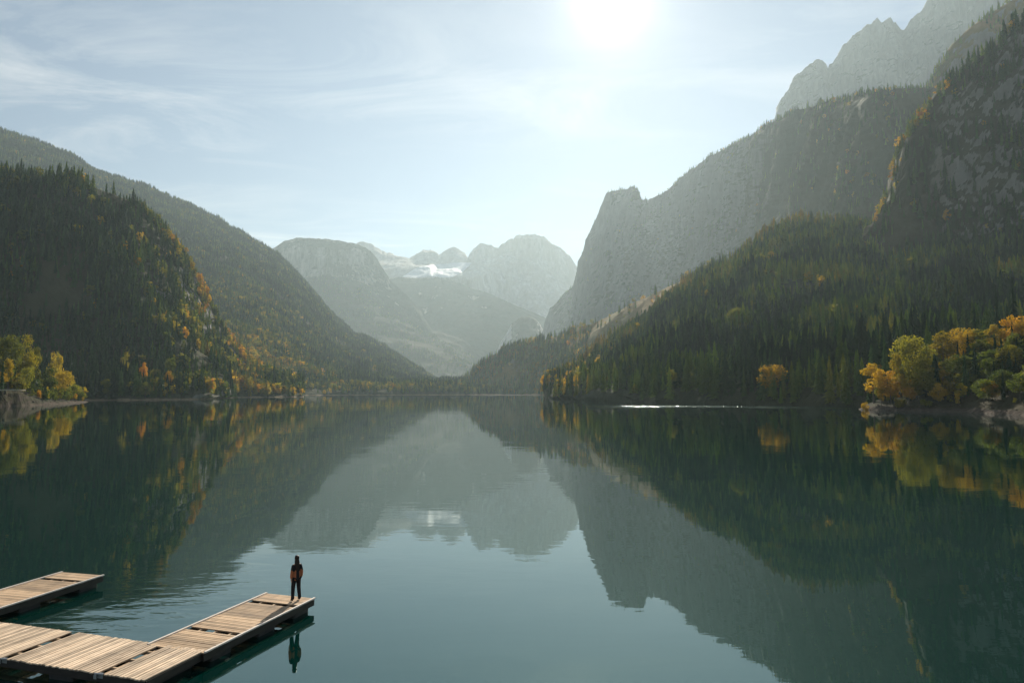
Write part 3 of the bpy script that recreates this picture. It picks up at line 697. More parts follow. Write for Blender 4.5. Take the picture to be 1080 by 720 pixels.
# ------------------------------------------------------------------ forests
occ = np.array(occupied)
def scatter(t, dens, fn, hmean=22., hstd=4., front=1.12, px_lim=(-60, 1140), gaps=True):
    """fn(px, T, pos, n) -> keep probability, broadleaf probability, conifer tint, leaf tint"""
    P = t['P']; a00 = P[:-1, :-1]; a10 = P[1:, :-1]; a01 = P[:-1, 1:]; a11 = P[1:, 1:]
    ar = np.abs(np.cross((a10 - a00)[..., :2], (a01 - a00)[..., :2])) + .25 * np.linalg.norm(np.cross(a10 - a00, a01 - a00), axis=-1)
    c = .25 * (a00 + a10 + a01 + a11)
    pxc = t['px'][:-1, :-1]; Tc = t['T'][:-1, :-1]
    ok = (Tc < front) & (c[..., 2] > .6) & (pxc > px_lim[0]) & (pxc < px_lim[1]) & (t['nz'][:-1, :-1] > .22)
    wgt = (ar * ok).ravel(); tot = wgt.sum(); n = int(tot * dens)
    ci = rng.choice(len(wgt), n, p=wgt / tot)
    u, v = rng.random(n)[:, None], rng.random(n)[:, None]
    f_ = lambda a_: a_.reshape(-1, 3)[ci]
    pos = f_(a00) * (1 - u) * (1 - v) + f_(a10) * u * (1 - v) + f_(a01) * (1 - u) * v + f_(a11) * u * v
    g = lambda a_: a_[:-1, :-1].ravel()[ci]
    px, T, rk = g(t['px']), g(t['T']), g(t['rock'])
    nz1 = fbm(pos / 60., 3, 201); nz2 = fbm(pos / 140., 3, 211)
    keep, pb, ct, lt = fn(px, T, pos, nz1, nz2)
    keep = keep * np.clip(1.15 - rk * 1.1, 0.03, 1)
    if gaps: keep = keep * np.clip(1.15 + 2.4 * fbm(pos / 70., 4, 231), .12, 1)
    k = (rng.random(n) < keep) & (pos[:, 2] > .8)
    isb = rng.random(n) < pb
    h = np.clip(rng.normal(hmean, hstd, n) * (1 + .45 * fbm(pos / 45., 3, 221)), 6, 38); h = np.where(rng.random(n) < .18, h * .62, h); h = np.where(isb, h * .68, h)

    tint = np.where(isb, lt, ct)
    return np.stack([pos[:, 0], pos[:, 1], pos[:, 2] - .4, h, isb, np.clip(tint, 0, 1)], -1)[k]
def R(n, s=.1): return rng.normal(0, s, n)
sets = []
def fA(px, T, p, n1, n2):
    edge = np.clip((px - 120) / 90, 0, 1) + np.clip((T - .93) / .07, 0, 1) * .6
    low = np.clip((.35 - T) / .2, 0, 1)
    pb = np.clip(.02 + .30 * edge + .10 * low + .25 * n1 * np.clip(edge + low, 0, 1), 0.01, .7)
    return 1 + 0 * px, pb, .16 + .34 * edge + .7 * np.clip(n1, -.3, 1) * (edge + .25) + R(len(px)), .42 + .25 * n1 + .2 * edge * (n1 > 0) + R(len(px), .14)  # edge tint puts golden light on ridge and flank, besides autumn colour
sets.append(scatter(A, 1 / 42, fA))
def fB(px, T, p, n1, n2):
    gold = np.exp(-((px - 270) / 60) ** 2) * np.clip((.8 - T) / .3, 0, 1)
    pb = np.clip(.05 + .42 * gold + .22 * n1 * (gold + .3) + .35 * (T < .38), .02, .75)
    return 1 + 0 * px, pb, .24 + .25 * gold + .55 * n1 + R(len(px)), .42 + .25 * n1 + .12 * gold + R(len(px), .14)
sets.append(scatter(B, 1 / 60, fB, 23))
def fC(px, T, p, n1, n2): return np.clip(.55 + n2 * 1.5, 0, 1), .1 + 0 * px, .25 + R(len(px)), .4 + R(len(px))
sets.append(scatter(Cm, 1 / 170, fC, 22, front=.7))
def fE(px, T, p, n1, n2):
    return np.where(T > .97, 1.0, np.where(T < .38, 1, np.clip(.03 + n2 * 1.6 + .6 * np.clip((px - 760) / 90, 0, 1), 0, .95))) * (px > 590), .08 + 0 * px, .35 + .3 * n1 + R(len(px)), .6 + R(len(px), .2)
sets.append(scatter(Em, 1 / 120, fE, 19, front=1.08))
def fF2(px, T, p, n1, n2): return np.clip(.5 + n2 * 1.6, 0, 1), .1 + 0 * px, .5 + R(len(px)), .5 + R(len(px))
sets.append(scatter(F2, 1 / 90, fF2, 19))
def fG(px, T, p, n1, n2):
    edge = np.clip((T - .85) / .15, 0, 1) * np.clip((1010 - px) / 30, 0, 1)
    return np.clip(.75 + n2, 0, 1), np.clip(.04 + .3 * edge, 0, 1), .25 + .35 * edge + .2 * n1 + R(len(px)), .75 + R(len(px), .15)
sets.append(scatter(Gm, 1 / 60, fG, 22))
def fH2(px, T, p, n1, n2):
    clear = np.exp(-((px - 665) / 60) ** 2) * (T > .78)
    return np.clip(1 - 1.5 * clear - .3 * np.clip(n2, 0, 1), .05, 1), np.clip(.12 + .3 * n1 + .25 * (px > 600), 0, 1), .42 + .35 * n1 + R(len(px)), .6 + .3 * n1 + R(len(px), .15)
sets.append(scatter(H2, 1 / 60, fH2, 22))
def fH(px, T, p, n1, n2):
    top = np.clip((T - .7) / .3, 0, 1)
    tip = np.clip((650 - px) / 50, 0, 1)
    return 1 + 0 * px, np.clip(.02 + .2 * tip + .08 * n1 + .05 * top, 0, 1), .32 + .42 * top * np.clip((1000 - px) / 150, 0, 1) + .3 * tip + .8 * n1 + R(len(px)), .45 + .2 * tip + R(len(px), .15)  # conifers yellowed towards the ridge: sunlight on the upper slope, put into the tint
sets.append(scatter(Hm, 1 / 44, fH, 22.5))
def fL(px, T, p, n1, n2): return (T > .75) * 1.0, .35 + 0 * px, .25 + R(len(px)), .5 + R(len(px), .2)
sets.append(scatter(Lb, 1 / 60, fL, 17, front=2.5))
def fL2(px, T, p, n1, n2): return (T > .42) * (T < 1.3) * (px < 90) * 1.0, .9 + 0 * px, .2 + R(len(px), .06), .34 + .4 * n1 + R(len(px), .13)
s_ = scatter(Lb, 1 / 30, fL2, 12.5, 4, front=1.3, px_lim=(-60, 90), gaps=False); sets.append(s_)
def fR(px, T, p, n1, n2): return (T > 1.05) * 1.0, .15 + 0 * px, .15 + R(len(px)), .3 + R(len(px), .2)
sets.append(scatter(Rb, 1 / 50, fR, 15, front=2.6, gaps=False))
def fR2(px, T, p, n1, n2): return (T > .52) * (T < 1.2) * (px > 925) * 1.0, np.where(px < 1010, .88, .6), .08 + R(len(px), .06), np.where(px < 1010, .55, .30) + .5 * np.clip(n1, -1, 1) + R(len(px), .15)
s_ = scatter(Rb, 1 / 17, fR2, 11.5, 3.5, front=1.2, px_lim=(915, 1160), gaps=False); sets.append(s_)
def fV(px, T, p, n1, n2):
    return np.clip((p[:, 1] - 2130) / 20, .08, 1) * (p[:, 1] > 2095), .22 + 0 * px, .25 + .1 * n1 + R(len(px)), .5 + R(len(px), .2)
sets.append(scatter(terr[-1], 1 / 110, fV, 20, px_lim=(200, 660)))
T_ = np.concatenate(sets)
# keep clear of the individually placed trees
near = T_[:, 1] < 1100
keep = np.ones(len(T_), bool)
ni = np.where(near)[0]
d2 = ((T_[ni, None, :2] - occ[None]) ** 2).sum(-1).min(1); keep[ni[d2 < 20]] = False
T_ = T_[keep]
# left hill beach stays open, right of the shore bank stays open
X, Y = T_[:, 0], T_[:, 1]
print('trees', len(T_))

# what each tree shows in the photo: nearest first into an id buffer, terrain tested by ray
tops = T_[:, :3].copy(); tops[:, 2] += T_[:, 3]
pxt, pyt = project(tops); pxb, pyb = project(T_[:, :3])
order = np.argsort(T_[:, 1])
buf = np.full((720, 1080), -1, np.int32)
cnt = np.zeros(len(T_), int)
done = 0
cp = Vector((0, 0, CAM_H))
for i in order[:26000]:
    if not (2 < pxt[i] < 1078 and pyt[i] > 0): continue
    y0, y1 = int(pyt[i]), int(pyb[i])
    hw = .17 * (y1 - y0) if not T_[i, 4] else .32 * (y1 - y0)
    y0 = max(y0, 0); y1 = min(y1, 719)
    if y1 <= y0: continue
    xa = max(0, int(pxt[i] - hw)); xb = min(1079, int(pxt[i] + hw)) + 1
    sub = buf[y0:y1, xa:xb]
    free = (sub < 0)
    if not free.any(): continue
    q = Vector(tops[i]); q.z -= T_[i, 3] * .25
    d = q - cp; L_ = d.length
    r = bvh.ray_cast(cp, d / L_, L_ - 3)
    if r[0] is not None: continue
    cnt[i] = int(free.sum()); sub[free] = i
sel = []
for kind in (0, 1):
    ids = np.where(T_[:, 4] == kind)[0]
    ids = ids[np.argsort(-cnt[ids])][:290 if kind == 0 else 285]
    ids = ids[cnt[ids] > 0]
    sel.append(ids)
chosen = np.concatenate(sel)
def region(px, D, z, py):
    if D < 640 and px < 110:
        return ('on the left bank above the pale ledge' if px < 22 else 'in the middle of the left bank' if px < 50 else 'on the low point of the left bank'), 'trees on the left bank'
    if px < 240 and D < 1250:
        if py > 392:
            return ('at the left gravel beach below the hill' if px < 130 else 'right on the left gravel beach' if px < 205 else 'at the rocky foot right of the left beach'), 'trees along the left gravel beach'
        hgt = 'low on' if py > 350 else 'half way up' if py > 270 else 'high on'
        return hgt + (' the dark face of the left hill' if px < 120 else ' the lit right shoulder of the left hill'), 'trees on the left hill'
    if px < 480 and z > 6:
        hgt = 'near the waterline of' if py > 395 else 'low on' if py > 360 else 'high on'
        return hgt + (' the hazy left slope beside the dark hill' if px < 300 else ' the hazy left slope' if px < 380 else ' the far end of the left slope'), 'trees on the hazy left slope'
    if D > 1900: return ('on the flat far shore left of the valley mouth' if px < 480 else 'on the flat far shore below the distant peaks'), 'trees at the far shore'
    if px > 900 and D < 420:
        row = 'at the waterside of' if py > 405 else 'on the middle of' if py > 378 else 'at the crest of'
        return row + (' the right promontory near its tip' if px < 960 else ' the right promontory' if px < 1025 else ' the right promontory by the photo edge'), 'trees filling the right promontory'
    if px > 890 and py < 235:
        return ('on the golden edge of the upper right cliff' if px < 985 else 'at the top of the upper right cliff' if py < 120 else 'on the rock face of the upper right cliff'), 'trees on the right cliff'
    hgt = 'at the waterline of' if py > 400 else 'low on' if py > 350 else 'half way up' if py > 290 else 'high on'
    wh = ' the left tip of the right forested slope' if px < 620 else ' the left part of the right forested slope' if px < 720 else ' the middle of the right forested slope' if px < 820 else ' the right slope left of the promontory' if px < 905 else ' the dark slope behind the promontory'
    return hgt + wh, 'trees on the right forested slope'
def tone(kind, t):
    if kind == 0: return ('dark green', 'mid green', 'yellow-green', 'golden')[int(np.digitize(t, (.28, .5, .72)))]
    return ('dark green', 'green', 'yellow', 'orange')[int(np.digitize(t, (.2, .42, .8)))]
for i in chosen:
    x, y, z, h, isb, ti = T_[i]; k = int(isb)
    rg, gr = region(pxt[i], y, z, pyb[i])
    sz = ('small ', '', 'tall ')[int(np.digitize(h, (13, 23) if not k else (9, 16)))]
    tn = tone(k, ti)
    nm = 'broadleaf tree' if k else 'spruce'
    tree_obj('b' if k else 's', (x, y, z), h, rng.uniform(.85, 1.25), ti, rng.uniform(0, 6.28), f'{sz}{tn} {nm} {rg}', gr, parts=(pyb[i] - pyt[i]) > 17)
print('long', [o['label'] for o in C.objects if 'label' in o and len(o['label'].replace('-', ' ').split()) > 16])
print('selected', [len(s) for s in sel], 'min px', [int(cnt[s].min()) for s in sel])
mask = np.ones(len(T_), bool); mask[chosen] = False
rest = T_[mask]

def forest(name, data, protos, ref, label, cat, grp=None):
    n = len(data)
    m = bpy.data.meshes.new(name); m.vertices.add(n)
    m.vertices.foreach_set('co', data[:, :3].reshape(-1).astype(np.float32))
    s = data[:, 3] / ref; wv = rng.uniform(.8, 1.6, n)
    def A_(nm, ty, vals, field='value'):
        a_ = m.attributes.new(nm, ty, 'POINT'); a_.data.foreach_set(field, vals)
    A_('scl', 'FLOAT_VECTOR', np.stack([s * wv, s * wv, s], -1).reshape(-1).astype(np.float32), 'vector')
    A_('rot', 'FLOAT_VECTOR', np.stack([R(n, .02), R(n, .02), rng.uniform(0, 6.28, n)], -1).reshape(-1).astype(np.float32), 'vector')
    A_('kind', 'INT', rng.integers(0, len(protos), n).astype(np.int32))
    A_('tint', 'FLOAT', data[:, 5].astype(np.float32))
    m.update()
    o = bpy.data.objects.new(name, m); C.objects.link(o); tag(o, label, cat, kind='stuff')
    ng = bpy.data.node_groups.new(name, 'GeometryNodeTree')
    ng.interface.new_socket('Geometry', in_out='INPUT', socket_type='NodeSocketGeometry')
    ng.interface.new_socket('Geometry', in_out='OUTPUT', socket_type='NodeSocketGeometry')
    nn = ng.nodes.new; ll = ng.links.new
    gi, go = nn('NodeGroupInput'), nn('NodeGroupOutput')
    ip = nn('GeometryNodeInstanceOnPoints'); jn = nn('GeometryNodeJoinGeometry')
    for po in protos:
        oi = nn('GeometryNodeObjectInfo'); oi.inputs['Object'].default_value = po; oi.inputs['As Instance'].default_value = True
        oi.transform_space = 'ORIGINAL'; ll(oi.outputs['Geometry'], jn.inputs[0])
    def at_(nm, ty):
        a_ = nn('GeometryNodeInputNamedAttribute'); a_.data_type = ty; a_.inputs['Name'].default_value = nm; return a_.outputs[0]
    ll(gi.outputs[0], ip.inputs['Points']); ll(jn.outputs[0], ip.inputs['Instance'])
    ip.inputs['Pick Instance'].default_value = True
    ll(at_('kind', 'INT'), ip.inputs['Instance Index'])
    e2r = nn('FunctionNodeEulerToRotation'); ll(at_('rot', 'FLOAT_VECTOR'), e2r.inputs[0]); ll(e2r.outputs[0], ip.inputs['Rotation'])
    ll(at_('scl', 'FLOAT_VECTOR'), ip.inputs['Scale'])
    ll(ip.outputs[0], go.inputs[0])
    md = o.modifiers.new('trees', 'NODES'); md.node_group = ng
    return o
# prototypes are real single-mesh trees already standing in the scene
def protos(name, ms):
    out = []
    for me in ms:
        c = [o for o in C.objects if o.data is me]
        if c: out.append(c[0])
    return out
ps = protos('s', far_spruce); pb = protos('b', far_leafy)
print('protos', len(ps), len(pb))
forest('conifer_forest', rest[rest[:, 4] == 0], ps, 20., 'dense dark conifer forest covering the slopes on both sides of the lake', 'forest')
forest('broadleaf_wood', rest[rest[:, 4] == 1], pb, 15., 'scattered autumn yellow and orange broadleaf trees among the conifers', 'forest')

# ------------------------------------------------------------------ piers
def wood_mat(name, c1, c2, ang):
    M = Mat(name); p = M.n('ShaderNodeTexCoord').outputs['Object']
    g = M.noise(M.mapping(p, (18, 1.2, 4) if ang else (1.2, 18, 4)), 1.6, 6, .6)
    s = M.noise(p, 1.3, 4, .6)
    isl = M.n('ShaderNodeNewGeometry').outputs['Random Per Island']
    c = M.mix(M.rng(g, .3, .7), V4(c1), V4(c2))
    c = M.mix(M.rng(s, .46, .70, 0, .48), c, (.22, .17, .12, 1))
    v = M.n('ShaderNodeVectorMath', operation='SCALE'); M.put(v.inputs[0], c); M.put(v.inputs['Scale'], M.rng(isl, 0, 1, .55, 1.12))
    return M.done(M.bsdf(v.outputs[0], M.rng(g, .3, .7, .55, .8), .3, M.bump(g, .5, .012)).outputs[0])
m_plank = wood_mat('weathered_planks', (.40, .26, .15), (.74, .54, .35), 0)
m_plank2 = wood_mat('weathered_planks_walkway', (.60, .42, .27), (.92, .73, .53), 1)
M = Mat('galvanised_edge'); p = M.n('ShaderNodeTexCoord').outputs['Object']
m_trim = M.done(M.bsdf(M.mix(M.noise(p, 3, 5), (.50, .43, .37, 1), (.82, .73, .64, 1)), .6, .5, None).outputs[0])
M = Mat('dark_wet_timber'); p = M.n('ShaderNodeTexCoord').outputs['Object']; nn_ = M.noise(M.mapping(p, (1, 1, 5)), 3, 5)
m_dark = M.done(M.bsdf(M.mix(nn_, (.012, .010, .008, 1), (.06, .045, .035, 1)), .6, .4, M.bump(nn_, .5, .02)).outputs[0])
M = Mat('float_drum'); p = M.n('ShaderNodeTexCoord').outputs['Object']; nn_ = M.noise(p, 4, 5)
m_float = M.done(M.bsdf(M.mix(nn_, (.015, .018, .018, 1), (.07, .06, .05, 1)), .5, .4, M.bump(nn_, .4, .02)).outputs[0])
M = Mat('galvanised_steel'); p = M.n('ShaderNodeTexCoord').outputs['Object']
m_steel = M.done(M.bsdf(M.mix(M.noise(p, 8, 4), (.30, .29, .28, 1), (.55, .53, .50, 1)), .4, .5, None, .7).outputs[0])
DECK = .48
def pier(label, loc, direction, length, width, gaps, trim, mat, floats, wide_from=None, modules=()):
    """local +X runs along the pier from its free end; planks lie across it"""
    root = empty('floating_pier', (loc[0], loc[1], 0), math.atan2(direction[1], direction[0]))
    tag(root, label, 'pier', 'floating wooden piers')
    pl = MB(); x = 0.02; pw = .135
    while x < length - .05:
        w_ = pw * random.uniform(.93, 1.03)
        if not any(g0 < x + w_ / 2 < g1 for g0, g1 in gaps):
            j0, j1 = random.uniform(-.025, .025), random.uniform(-.025, .025)
            dz = random.uniform(-.004, .004)
            Mx = Matrix.Translation((x + w_ / 2, (j0 + j1) / 2, DECK - .02 + dz)) @ Matrix.Rotation(random.uniform(-.006, .006), 4, 'Z') @ Matrix.Rotation(random.uniform(-.012, .012), 4, 'Y')
            pl.box((0, 0, 0), (w_ - .026, width - (.12 if trim else 0) + j1 - j0, .038), Mx)
        x += w_
    pl.build('deck', mat, root)
    for yy in (-1, 1):
        if trim:
            mb = MB(); n = max(1, int(length / 3))
            for k in range(n):
                mb.box(((k + .5) * length / n, yy * (width / 2 - .03), DECK + .012), (length / n - .02, .075, .05), j=.004)
            mb.build('edge_rail', m_trim, root)
        mb = MB(); n = max(1, int(length / 2))
        for k in range(n):
            mb.box(((k + .5) * length / n, yy * (width / 2 - .075), DECK - .165), (length / n - .006, .05, .22))
        mb.build('side_beam', m_dark, root)
    mb = MB(); mb.box((.035, 0, DECK - .165), (.06, width - .22, .22)); mb.build('end_beam', m_dark, root)
    for k in range(3):
        mb = MB(); mb.box((length / 2, (k - 1) * width * .27, DECK - .10), (length - .1, .07, .11)); mb.build('stringer', m_plank, root)
    for fx in floats:
        mb = MB(); mb.box((fx, 0, .02), (.95, width - .4, .42)); f_ = mb.build('float', m_float, root)
        bv = f_.modifiers.new('b', 'BEVEL'); bv.width = .07; bv.segments = 3
    return root
d2 = Vector((-.305, -.952)); d1 = Vector((-.235, -.972)); d3 = Vector((-.955, .297))
p2 = pier('wooden floating pier section on which the person stands', (-8.90, 28.12), d2, 5.98, 2.32, [(1.02, 1.28), (4.15, 4.45)], True, m_plank, (.62, 2.7, 5.0))
p1 = pier('separate wooden floating pier behind, running off the left edge', (-19.33, 31.45), d1, 14.0, 2.32, [(1.0, 1.25), (5.6, 5.85), (9.0, 9.3)], True, m_plank, (.62, 3.4, 6.5, 9.5, 13))
e3 = Vector((-10.06, 21.18))
p3 = pier('wide plank walkway pier in the lower left corner of the photo', (e3.x, e3.y), d3, 19.0, 2.42, [(1.55, 1.82), (5.35, 5.62), (9.2, 9.5), (13.0, 13.3)], False, m_plank2, (.8, 3.4, 7.2, 11.2, 15, 18))
p3.rotation_euler.z = math.atan2(d3.y, d3.x)
# steel brackets and braces at the module joints of the walkway
for gx_ in (1.68, 5.48, 9.35):
    mb = MB()
    mb.tube([(gx_ - .14, 1.18, DECK - .02), (gx_ + .16, 1.20, DECK - .03)], [.028, .028], 8)
    mb.box((gx_, 1.14, DECK - .09), (.20, .06, .14))
    mb.box((gx_ + .1, 1.245, DECK - .10), (.10, .02, .12))
    mb.build('joint_bracket', m_steel, p3)
    mb = MB(); mb.box((gx_, 0, DECK - .13), (.08, 2.2, .08)); mb.build('joint_beam', m_plank, p3)
mb = MB(); mb.tube([(5.9, 1.3, .40), (7.2, 1.75, .30), (9.2, 1.9, .24)], [.04, .04, .04], 8); mb.build('brace', m_steel, p3)
for yy in (-.9, .9):
    mb = MB(); mb.box((-.02 + 5.99, yy, DECK - .09), (.12, .18, .10)); mb.build('hinge', m_steel, p2)

# ------------------------------------------------------------------ shore rocks and the ledge on the left bank
M = Mat('shore_boulder'); p = M.n('ShaderNodeTexCoord').outputs['Object']; nn_ = M.noise(p, 1.5, 6)
m_rock = M.done(M.bsdf(M.mix(nn_, (.05, .038, .03, 1), (.17, .13, .105, 1)), .9, .2, M.bump(nn_, .7, .15)).outputs[0])
def rock_mesh(seed):
    r_ = np.random.default_rng(seed); v, f = ball((0, 0, 0), 1, 7, (1, .75, .55))
    q = np.array(v); q = q * (1 + .38 * fbm(q * 1.3 + seed * 7, 4, seed))[:, None]
    ax = r_.normal(size=(5, 3)); ax /= np.linalg.norm(ax, axis=1)[:, None]
    for a_ in ax:
        d = q @ a_; over = np.clip(d - .62, 0, None); q = q - over[:, None] * a_ * .85
    return mk('rock', q.tolist(), f, [m_rock])
rocks = [rock_mesh(k) for k in range(5)]
for k, (px, D, s_, where) in enumerate([(px, None, None, 'L') for px in np.linspace(24, 90, 16)] + [(px, None, None, 'R') for px in np.linspace(908, 1070, 20)]):
    if where == 'L':
        D = float(np.interp(px, [0, 35, 48, 70, 88, 92], [410, 436, 462, 508, 552, 575])) + rng.uniform(-5, 8); s_ = rng.uniform(.6, 1.7)
    else:
        D = float(np.interp(px, [906, 920, 960, 1000, 1080], [331, 320, 306, 296, 250])) + rng.uniform(-4, 5); s_ = rng.uniform(.3, .85)
    x = (px - 540) / F * D
    o = bpy.data.objects.new('rock', rocks[k % 5]); C.objects.link(o)
    o.location = (x, D, max(ground(x, D), -.3) + .15 * s_); o.scale = (s_ * rng.uniform(.8, 1.5), s_, s_); o.rotation_euler = (0, 0, rng.uniform(0, 6.28))
    if where == 'L': tag(o, 'grey-brown boulder at the waterline of the left shore point', 'rock', 'boulders on the left shore')
    else: tag(o, 'pinkish-brown boulder at the waterline of the right promontory', 'rock', 'boulders on the right promontory')
M = Mat('pale_stone'); p = M.n('ShaderNodeTexCoord').outputs['Object']; nn_ = M.noise(p, .8, 6)
m_stone = M.done(M.bsdf(M.mix(nn_, (.26, .21, .14, 1), (.50, .42, .30, 1)), .9, .2, M.bump(nn_, .5, .1)).outputs[0])
tr0 = at(-60, 411, 404); tw = empty('terrace', (tr0.x, 404, 0)); tag(tw, 'pale stone terrace ledge above the dark bank at the left edge of the photo', 'terrace')
wdt = at(17, 411, 404).x - tr0.x
mb = MB()
for k in range(8): mb.box(((k + .5) * wdt / 8, 3.8, 9.7), (wdt / 8 - .06, 8.6, .9), j=.3)
mb.build('coping', m_stone, tw)
mb = MB()
for k in range(7): mb.box(((k + .6) * wdt / 8, 1.2, 8.2), (.8, .8, 2.4), j=.1)
mb.build('support', m_dark, tw)

# ------------------------------------------------------------------ person
def flat_mat(name, c, rough=.8, var=.25, sc_=9):
    M = Mat(name); p = M.n('ShaderNodeTexCoord').outputs['Object']; n = M.noise(p, sc_, 5)
    return M.done(M.bsdf(M.mix(n, V4([x * (1 - var) for x in c]), V4([x * (1 + var) for x in c])), rough, .25, M.bump(n, .4, .01)).outputs[0])
m_skin = flat_mat('skin', (.48, .29, .21), .55, .08)
m_hair = flat_mat('dark_brown_hair', (.025, .014, .009), .45, .4, 40)
m_jack = flat_mat('rust_brown_jacket', (.40, .13, .055), .85, .22)
m_yoke = flat_mat('black_wool', (.018, .017, .018), .9, .3)
m_trs = flat_mat('black_trousers', (.014, .014, .016), .85, .3)
m_boot = flat_mat('black_boots', (.016, .013, .012), .5, .3)

def skin_obj(name, verts, edges, rads, mat, parent, sub=2, root_i=0):
    m = bpy.data.meshes.new(name); m.from_pydata(verts, edges, [])
    o = bpy.data.objects.new(name, m); C.objects.link(o)
    md = o.modifiers.new('skin', 'SKIN'); md.use_smooth_shade = True; md.branch_smoothing = .4
    if not m.skin_vertices: m.skin_vertices.new()
    sv = m.skin_vertices[0].data
    for i, r in enumerate(rads): sv[i].radius = r if isinstance(r, tuple) else (r, r); sv[i].use_root = False
    seen = set(); adj = {i: [] for i in range(len(verts))}
    for a_, b_ in edges: adj[a_].append(b_); adj[b_].append(a_)
    for i in range(len(verts)):
        if i not in seen:
            sv[i if seen else root_i].use_root = True
            st = [i]
            while st:
                q = st.pop()
                if q in seen: continue
                seen.add(q); st += adj[q]
    s = o.modifiers.new('sub', 'SUBSURF'); s.levels = s.render_levels = sub
    bpy.context.view_layer.update()
    ev = o.evaluated_get(bpy.context.evaluated_depsgraph_get())
    me = bpy.data.meshes.new_from_object(ev)
    bpy.data.objects.remove(o)
    me.name = name; me.materials.clear(); me.materials.append(mat)
    me.polygons.foreach_set('use_smooth', [True] * len(me.polygons))
    o = bpy.data.objects.new(name, me); C.objects.link(o)
    if parent: o.parent = parent
    return o
ppos = on_z(312, 633, DECK)
per = empty('person', (ppos.x, ppos.y, DECK + .012), math.radians(222))
per.scale = (.93, .93, 1.0)
tag(per, 'person with long dark hair, rust jacket and black trousers standing at the pier end', 'person')
# figure in local space: faces -Y, then turned so the back is three-quarters to the camera
V = []; E_ = []; RR = []
def jn_(p, r, par=None):
    V.append(p); RR.append(r)
    if par is not None: E_.append((par, len(V) - 1))
    return len(V) - 1
pel = jn_((0, 0, .93), (.135, .10))
sp1 = jn_((0, .01, 1.08), (.12, .088), pel); sp2 = jn_((0, .01, 1.24), (.135, .10), sp1); sp3 = jn_((0, .015, 1.37), (.12, .085), sp2)
nk = jn_((0, .005, 1.46), .052, sp3); hd0 = jn_((0, -.01, 1.54), (.068, .075), nk); hd = jn_((0, -.012, 1.60), (.078, .092), hd0); hd2 = jn_((0, -.008, 1.655), (.066, .08), hd)
hands = {}
for s in (-1, 1):
    hp = jn_((s * .09, 0, .88), (.095, .10), pel)
    kn = jn_((s * .125, -.03, .49), .055, hp); an = jn_((s * .15, .02, .10), .040, kn)
    jn_((s * .16, -.05, .045), (.038, .032), an)
    sh_ = jn_((s * .160, .015, 1.36), .054, sp3); el = jn_((s * .215, .045, 1.08), .043, sh_); wr = jn_((s * .212, -.02, .86), .030, el)
    pm = jn_((s * .210, -.035, .80), (.026, .040), wr); hands[s] = pm
for s in (-1, 1):
    bx_, by_, bz_ = V[hands[s]]
    for k, (dy, ln) in enumerate(((-.030, .068), (-.010, .078), (.010, .072), (.028, .056))):
        a0 = jn_((bx_, by_ + dy, bz_ - .005), .0085); a1 = jn_((bx_ - s * .004, by_ + dy * 1.1, bz_ - .03 - ln * .35), .0085, a0)
        a2 = jn_((bx_ - s * .018, by_ + dy * 1.1 - .004, bz_ - .03 - ln * .75), .0075, a1); jn_((bx_ - s * .034, by_ + dy * 1.05, bz_ - .03 - ln), .0065, a2)
    a0 = jn_((bx_, by_ - .03, bz_ + .02), .010); a1 = jn_((bx_ - s * .012, by_ - .058, bz_ - .005), .0095, a0); jn_((bx_ - s * .024, by_ - .066, bz_ - .034), .0085, a1)
body = skin_obj('body', V, E_, RR, m_skin, per)
m_eye = flat_mat('eyes', (.05, .04, .035), .3, .05); m_lip = flat_mat('lips', (.38, .14, .12), .5, .05)
for nm, bits, mt in (('eyes', [((-.030, -.092, 1.592), .011, (1, .6, .7)), ((.030, -.092, 1.592), .011, (1, .6, .7))], m_eye),
                     ('nose', [((0, -.104, 1.566), .014, (.8, 1.1, 1.5))], m_skin), ('mouth', [((0, -.092, 1.528), .02, (1.1, .5, .4))], m_lip)):
    mb = MB()
    for c_, r_, q_ in bits: mb.add(*ball(c_, r_, 8, q_))
    mb.build(nm, mt, per, True)
# hair: cap plus long fall behind and over the shoulders
hv = [(0, .024, 1.655), (0, .040, 1.60), (0, .062, 1.50), (0, .082, 1.38), (.01, .098, 1.27), (.015, .100, 1.15), (-.055, .02, 1.60), (-.078, .025, 1.50), (-.09, .03, 1.40), (-.085, .02, 1.30), (.055, .02, 1.60), (.075, .03, 1.50), (.085, .045, 1.40)]
he = [(0, 1), (1, 2), (2, 3), (3, 4), (4, 5), (0, 6), (6, 7), (7, 8), (8, 9), (0, 10), (10, 11), (11, 12)]
skin_obj('hair', hv, he, [(.080, .080), (.098, .088), (.10, .062), (.105, .055), (.095, .048), (.05, .03), .038, .036, .034, .018, .038, .034, .02], m_hair, per)
mb = MB(); mb.add(*ball((0, .020, 1.640), .104, 10, (.94, 1.06, .98))); mb.build('hair', m_hair, per, True)
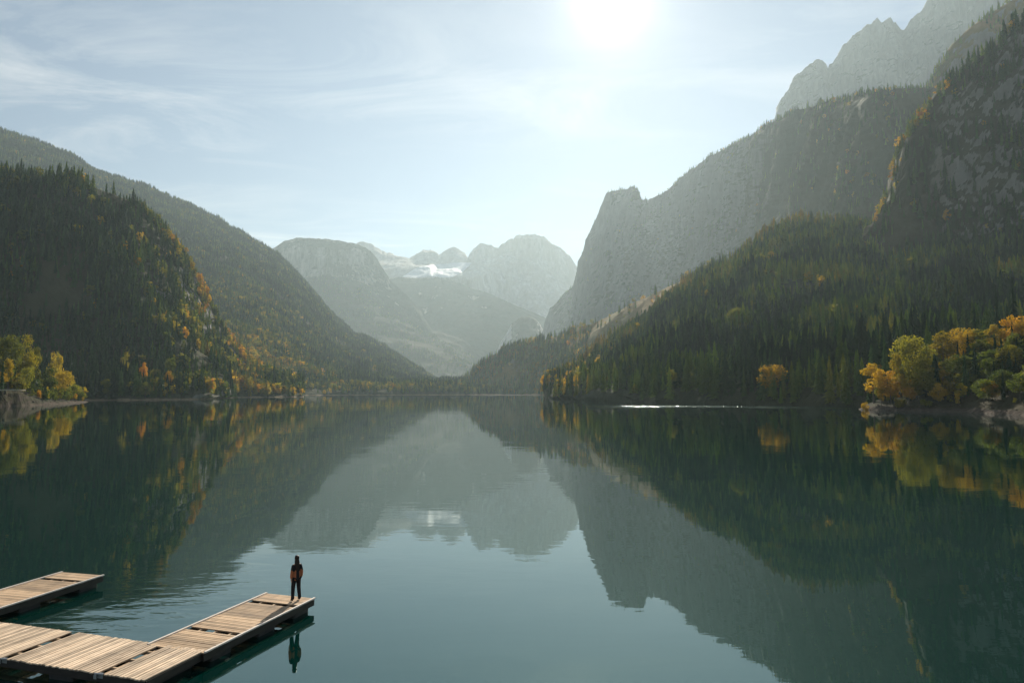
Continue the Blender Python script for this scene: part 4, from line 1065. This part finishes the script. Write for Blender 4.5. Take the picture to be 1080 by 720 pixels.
# jacket: flared body and sleeves; dark yoke and front band over it
jv = [(0, .005, .73), (0, .008, .93), (0, .01, 1.10), (0, .012, 1.25), (0, .015, 1.36), (0, .01, 1.43)]
je = [(0, 1), (1, 2), (2, 3), (3, 4), (4, 5)]; jr = [(.20, .165), (.20, .155), (.175, .13), (.165, .125), (.145, .105), (.07, .06)]
for s in (-1, 1):
    n0 = len(jv); jv += [(s * .168, .015, 1.345), (s * .218, .045, 1.09), (s * .216, .0, .92), (s * .214, -.02, .87)]
    je += [(4, n0), (n0, n0 + 1), (n0 + 1, n0 + 2), (n0 + 2, n0 + 3)]; jr += [.078, .068, .066, .060]
jk = skin_obj('jacket', jv, je, jr, m_jack, per)
jk.data.materials.append(m_yoke)
for pl_ in jk.data.polygons:
    c_ = pl_.center
    if c_.z > 1.17 + .03 * math.sin(c_.x * 30) or (abs(c_.x - .01) < .055 and True): pl_.material_index = 1
tv = [(0, 0, .93)]; te = []; tr_ = [(.15, .115)]
for s in (-1, 1):
    n0 = len(tv); tv += [(s * .095, 0, .84), (s * .125, -.03, .49), (s * .152, .015, .14), (s * .155, .015, .055)]
    te += [(0, n0), (n0, n0 + 1), (n0 + 1, n0 + 2), (n0 + 2, n0 + 3)]; tr_ += [(.11, .115), .088, .074, .088]
skin_obj('trousers', tv, te, tr_, m_trs, per)
for s in (-1, 1):
    skin_obj('boot', [(s * .155, .05, .05), (s * .16, -.03, .045), (s * .172, -.12, .03)], [(0, 1), (1, 2)], [(.048, .048), (.048, .042), (.042, .028)], m_boot, per)

# ------------------------------------------------------------------ haze
M = Mat('valley_haze')
pv = M.n('ShaderNodeVolumePrincipled'); pv.inputs['Density'].default_value = HAZE_D
pv.inputs['Color'].default_value = (.56, .695, .74, 1); pv.inputs['Anisotropy'].default_value = HAZE_G
M.l(pv.outputs[0], M.out.inputs['Volume'])
mb = MB(); mb.box((0, 5200, 1421), (23600, 15800, 2858)); hz = mb.build('haze', M.m); tag(hz, 'pale morning haze filling the valley', 'haze', kind='stuff')
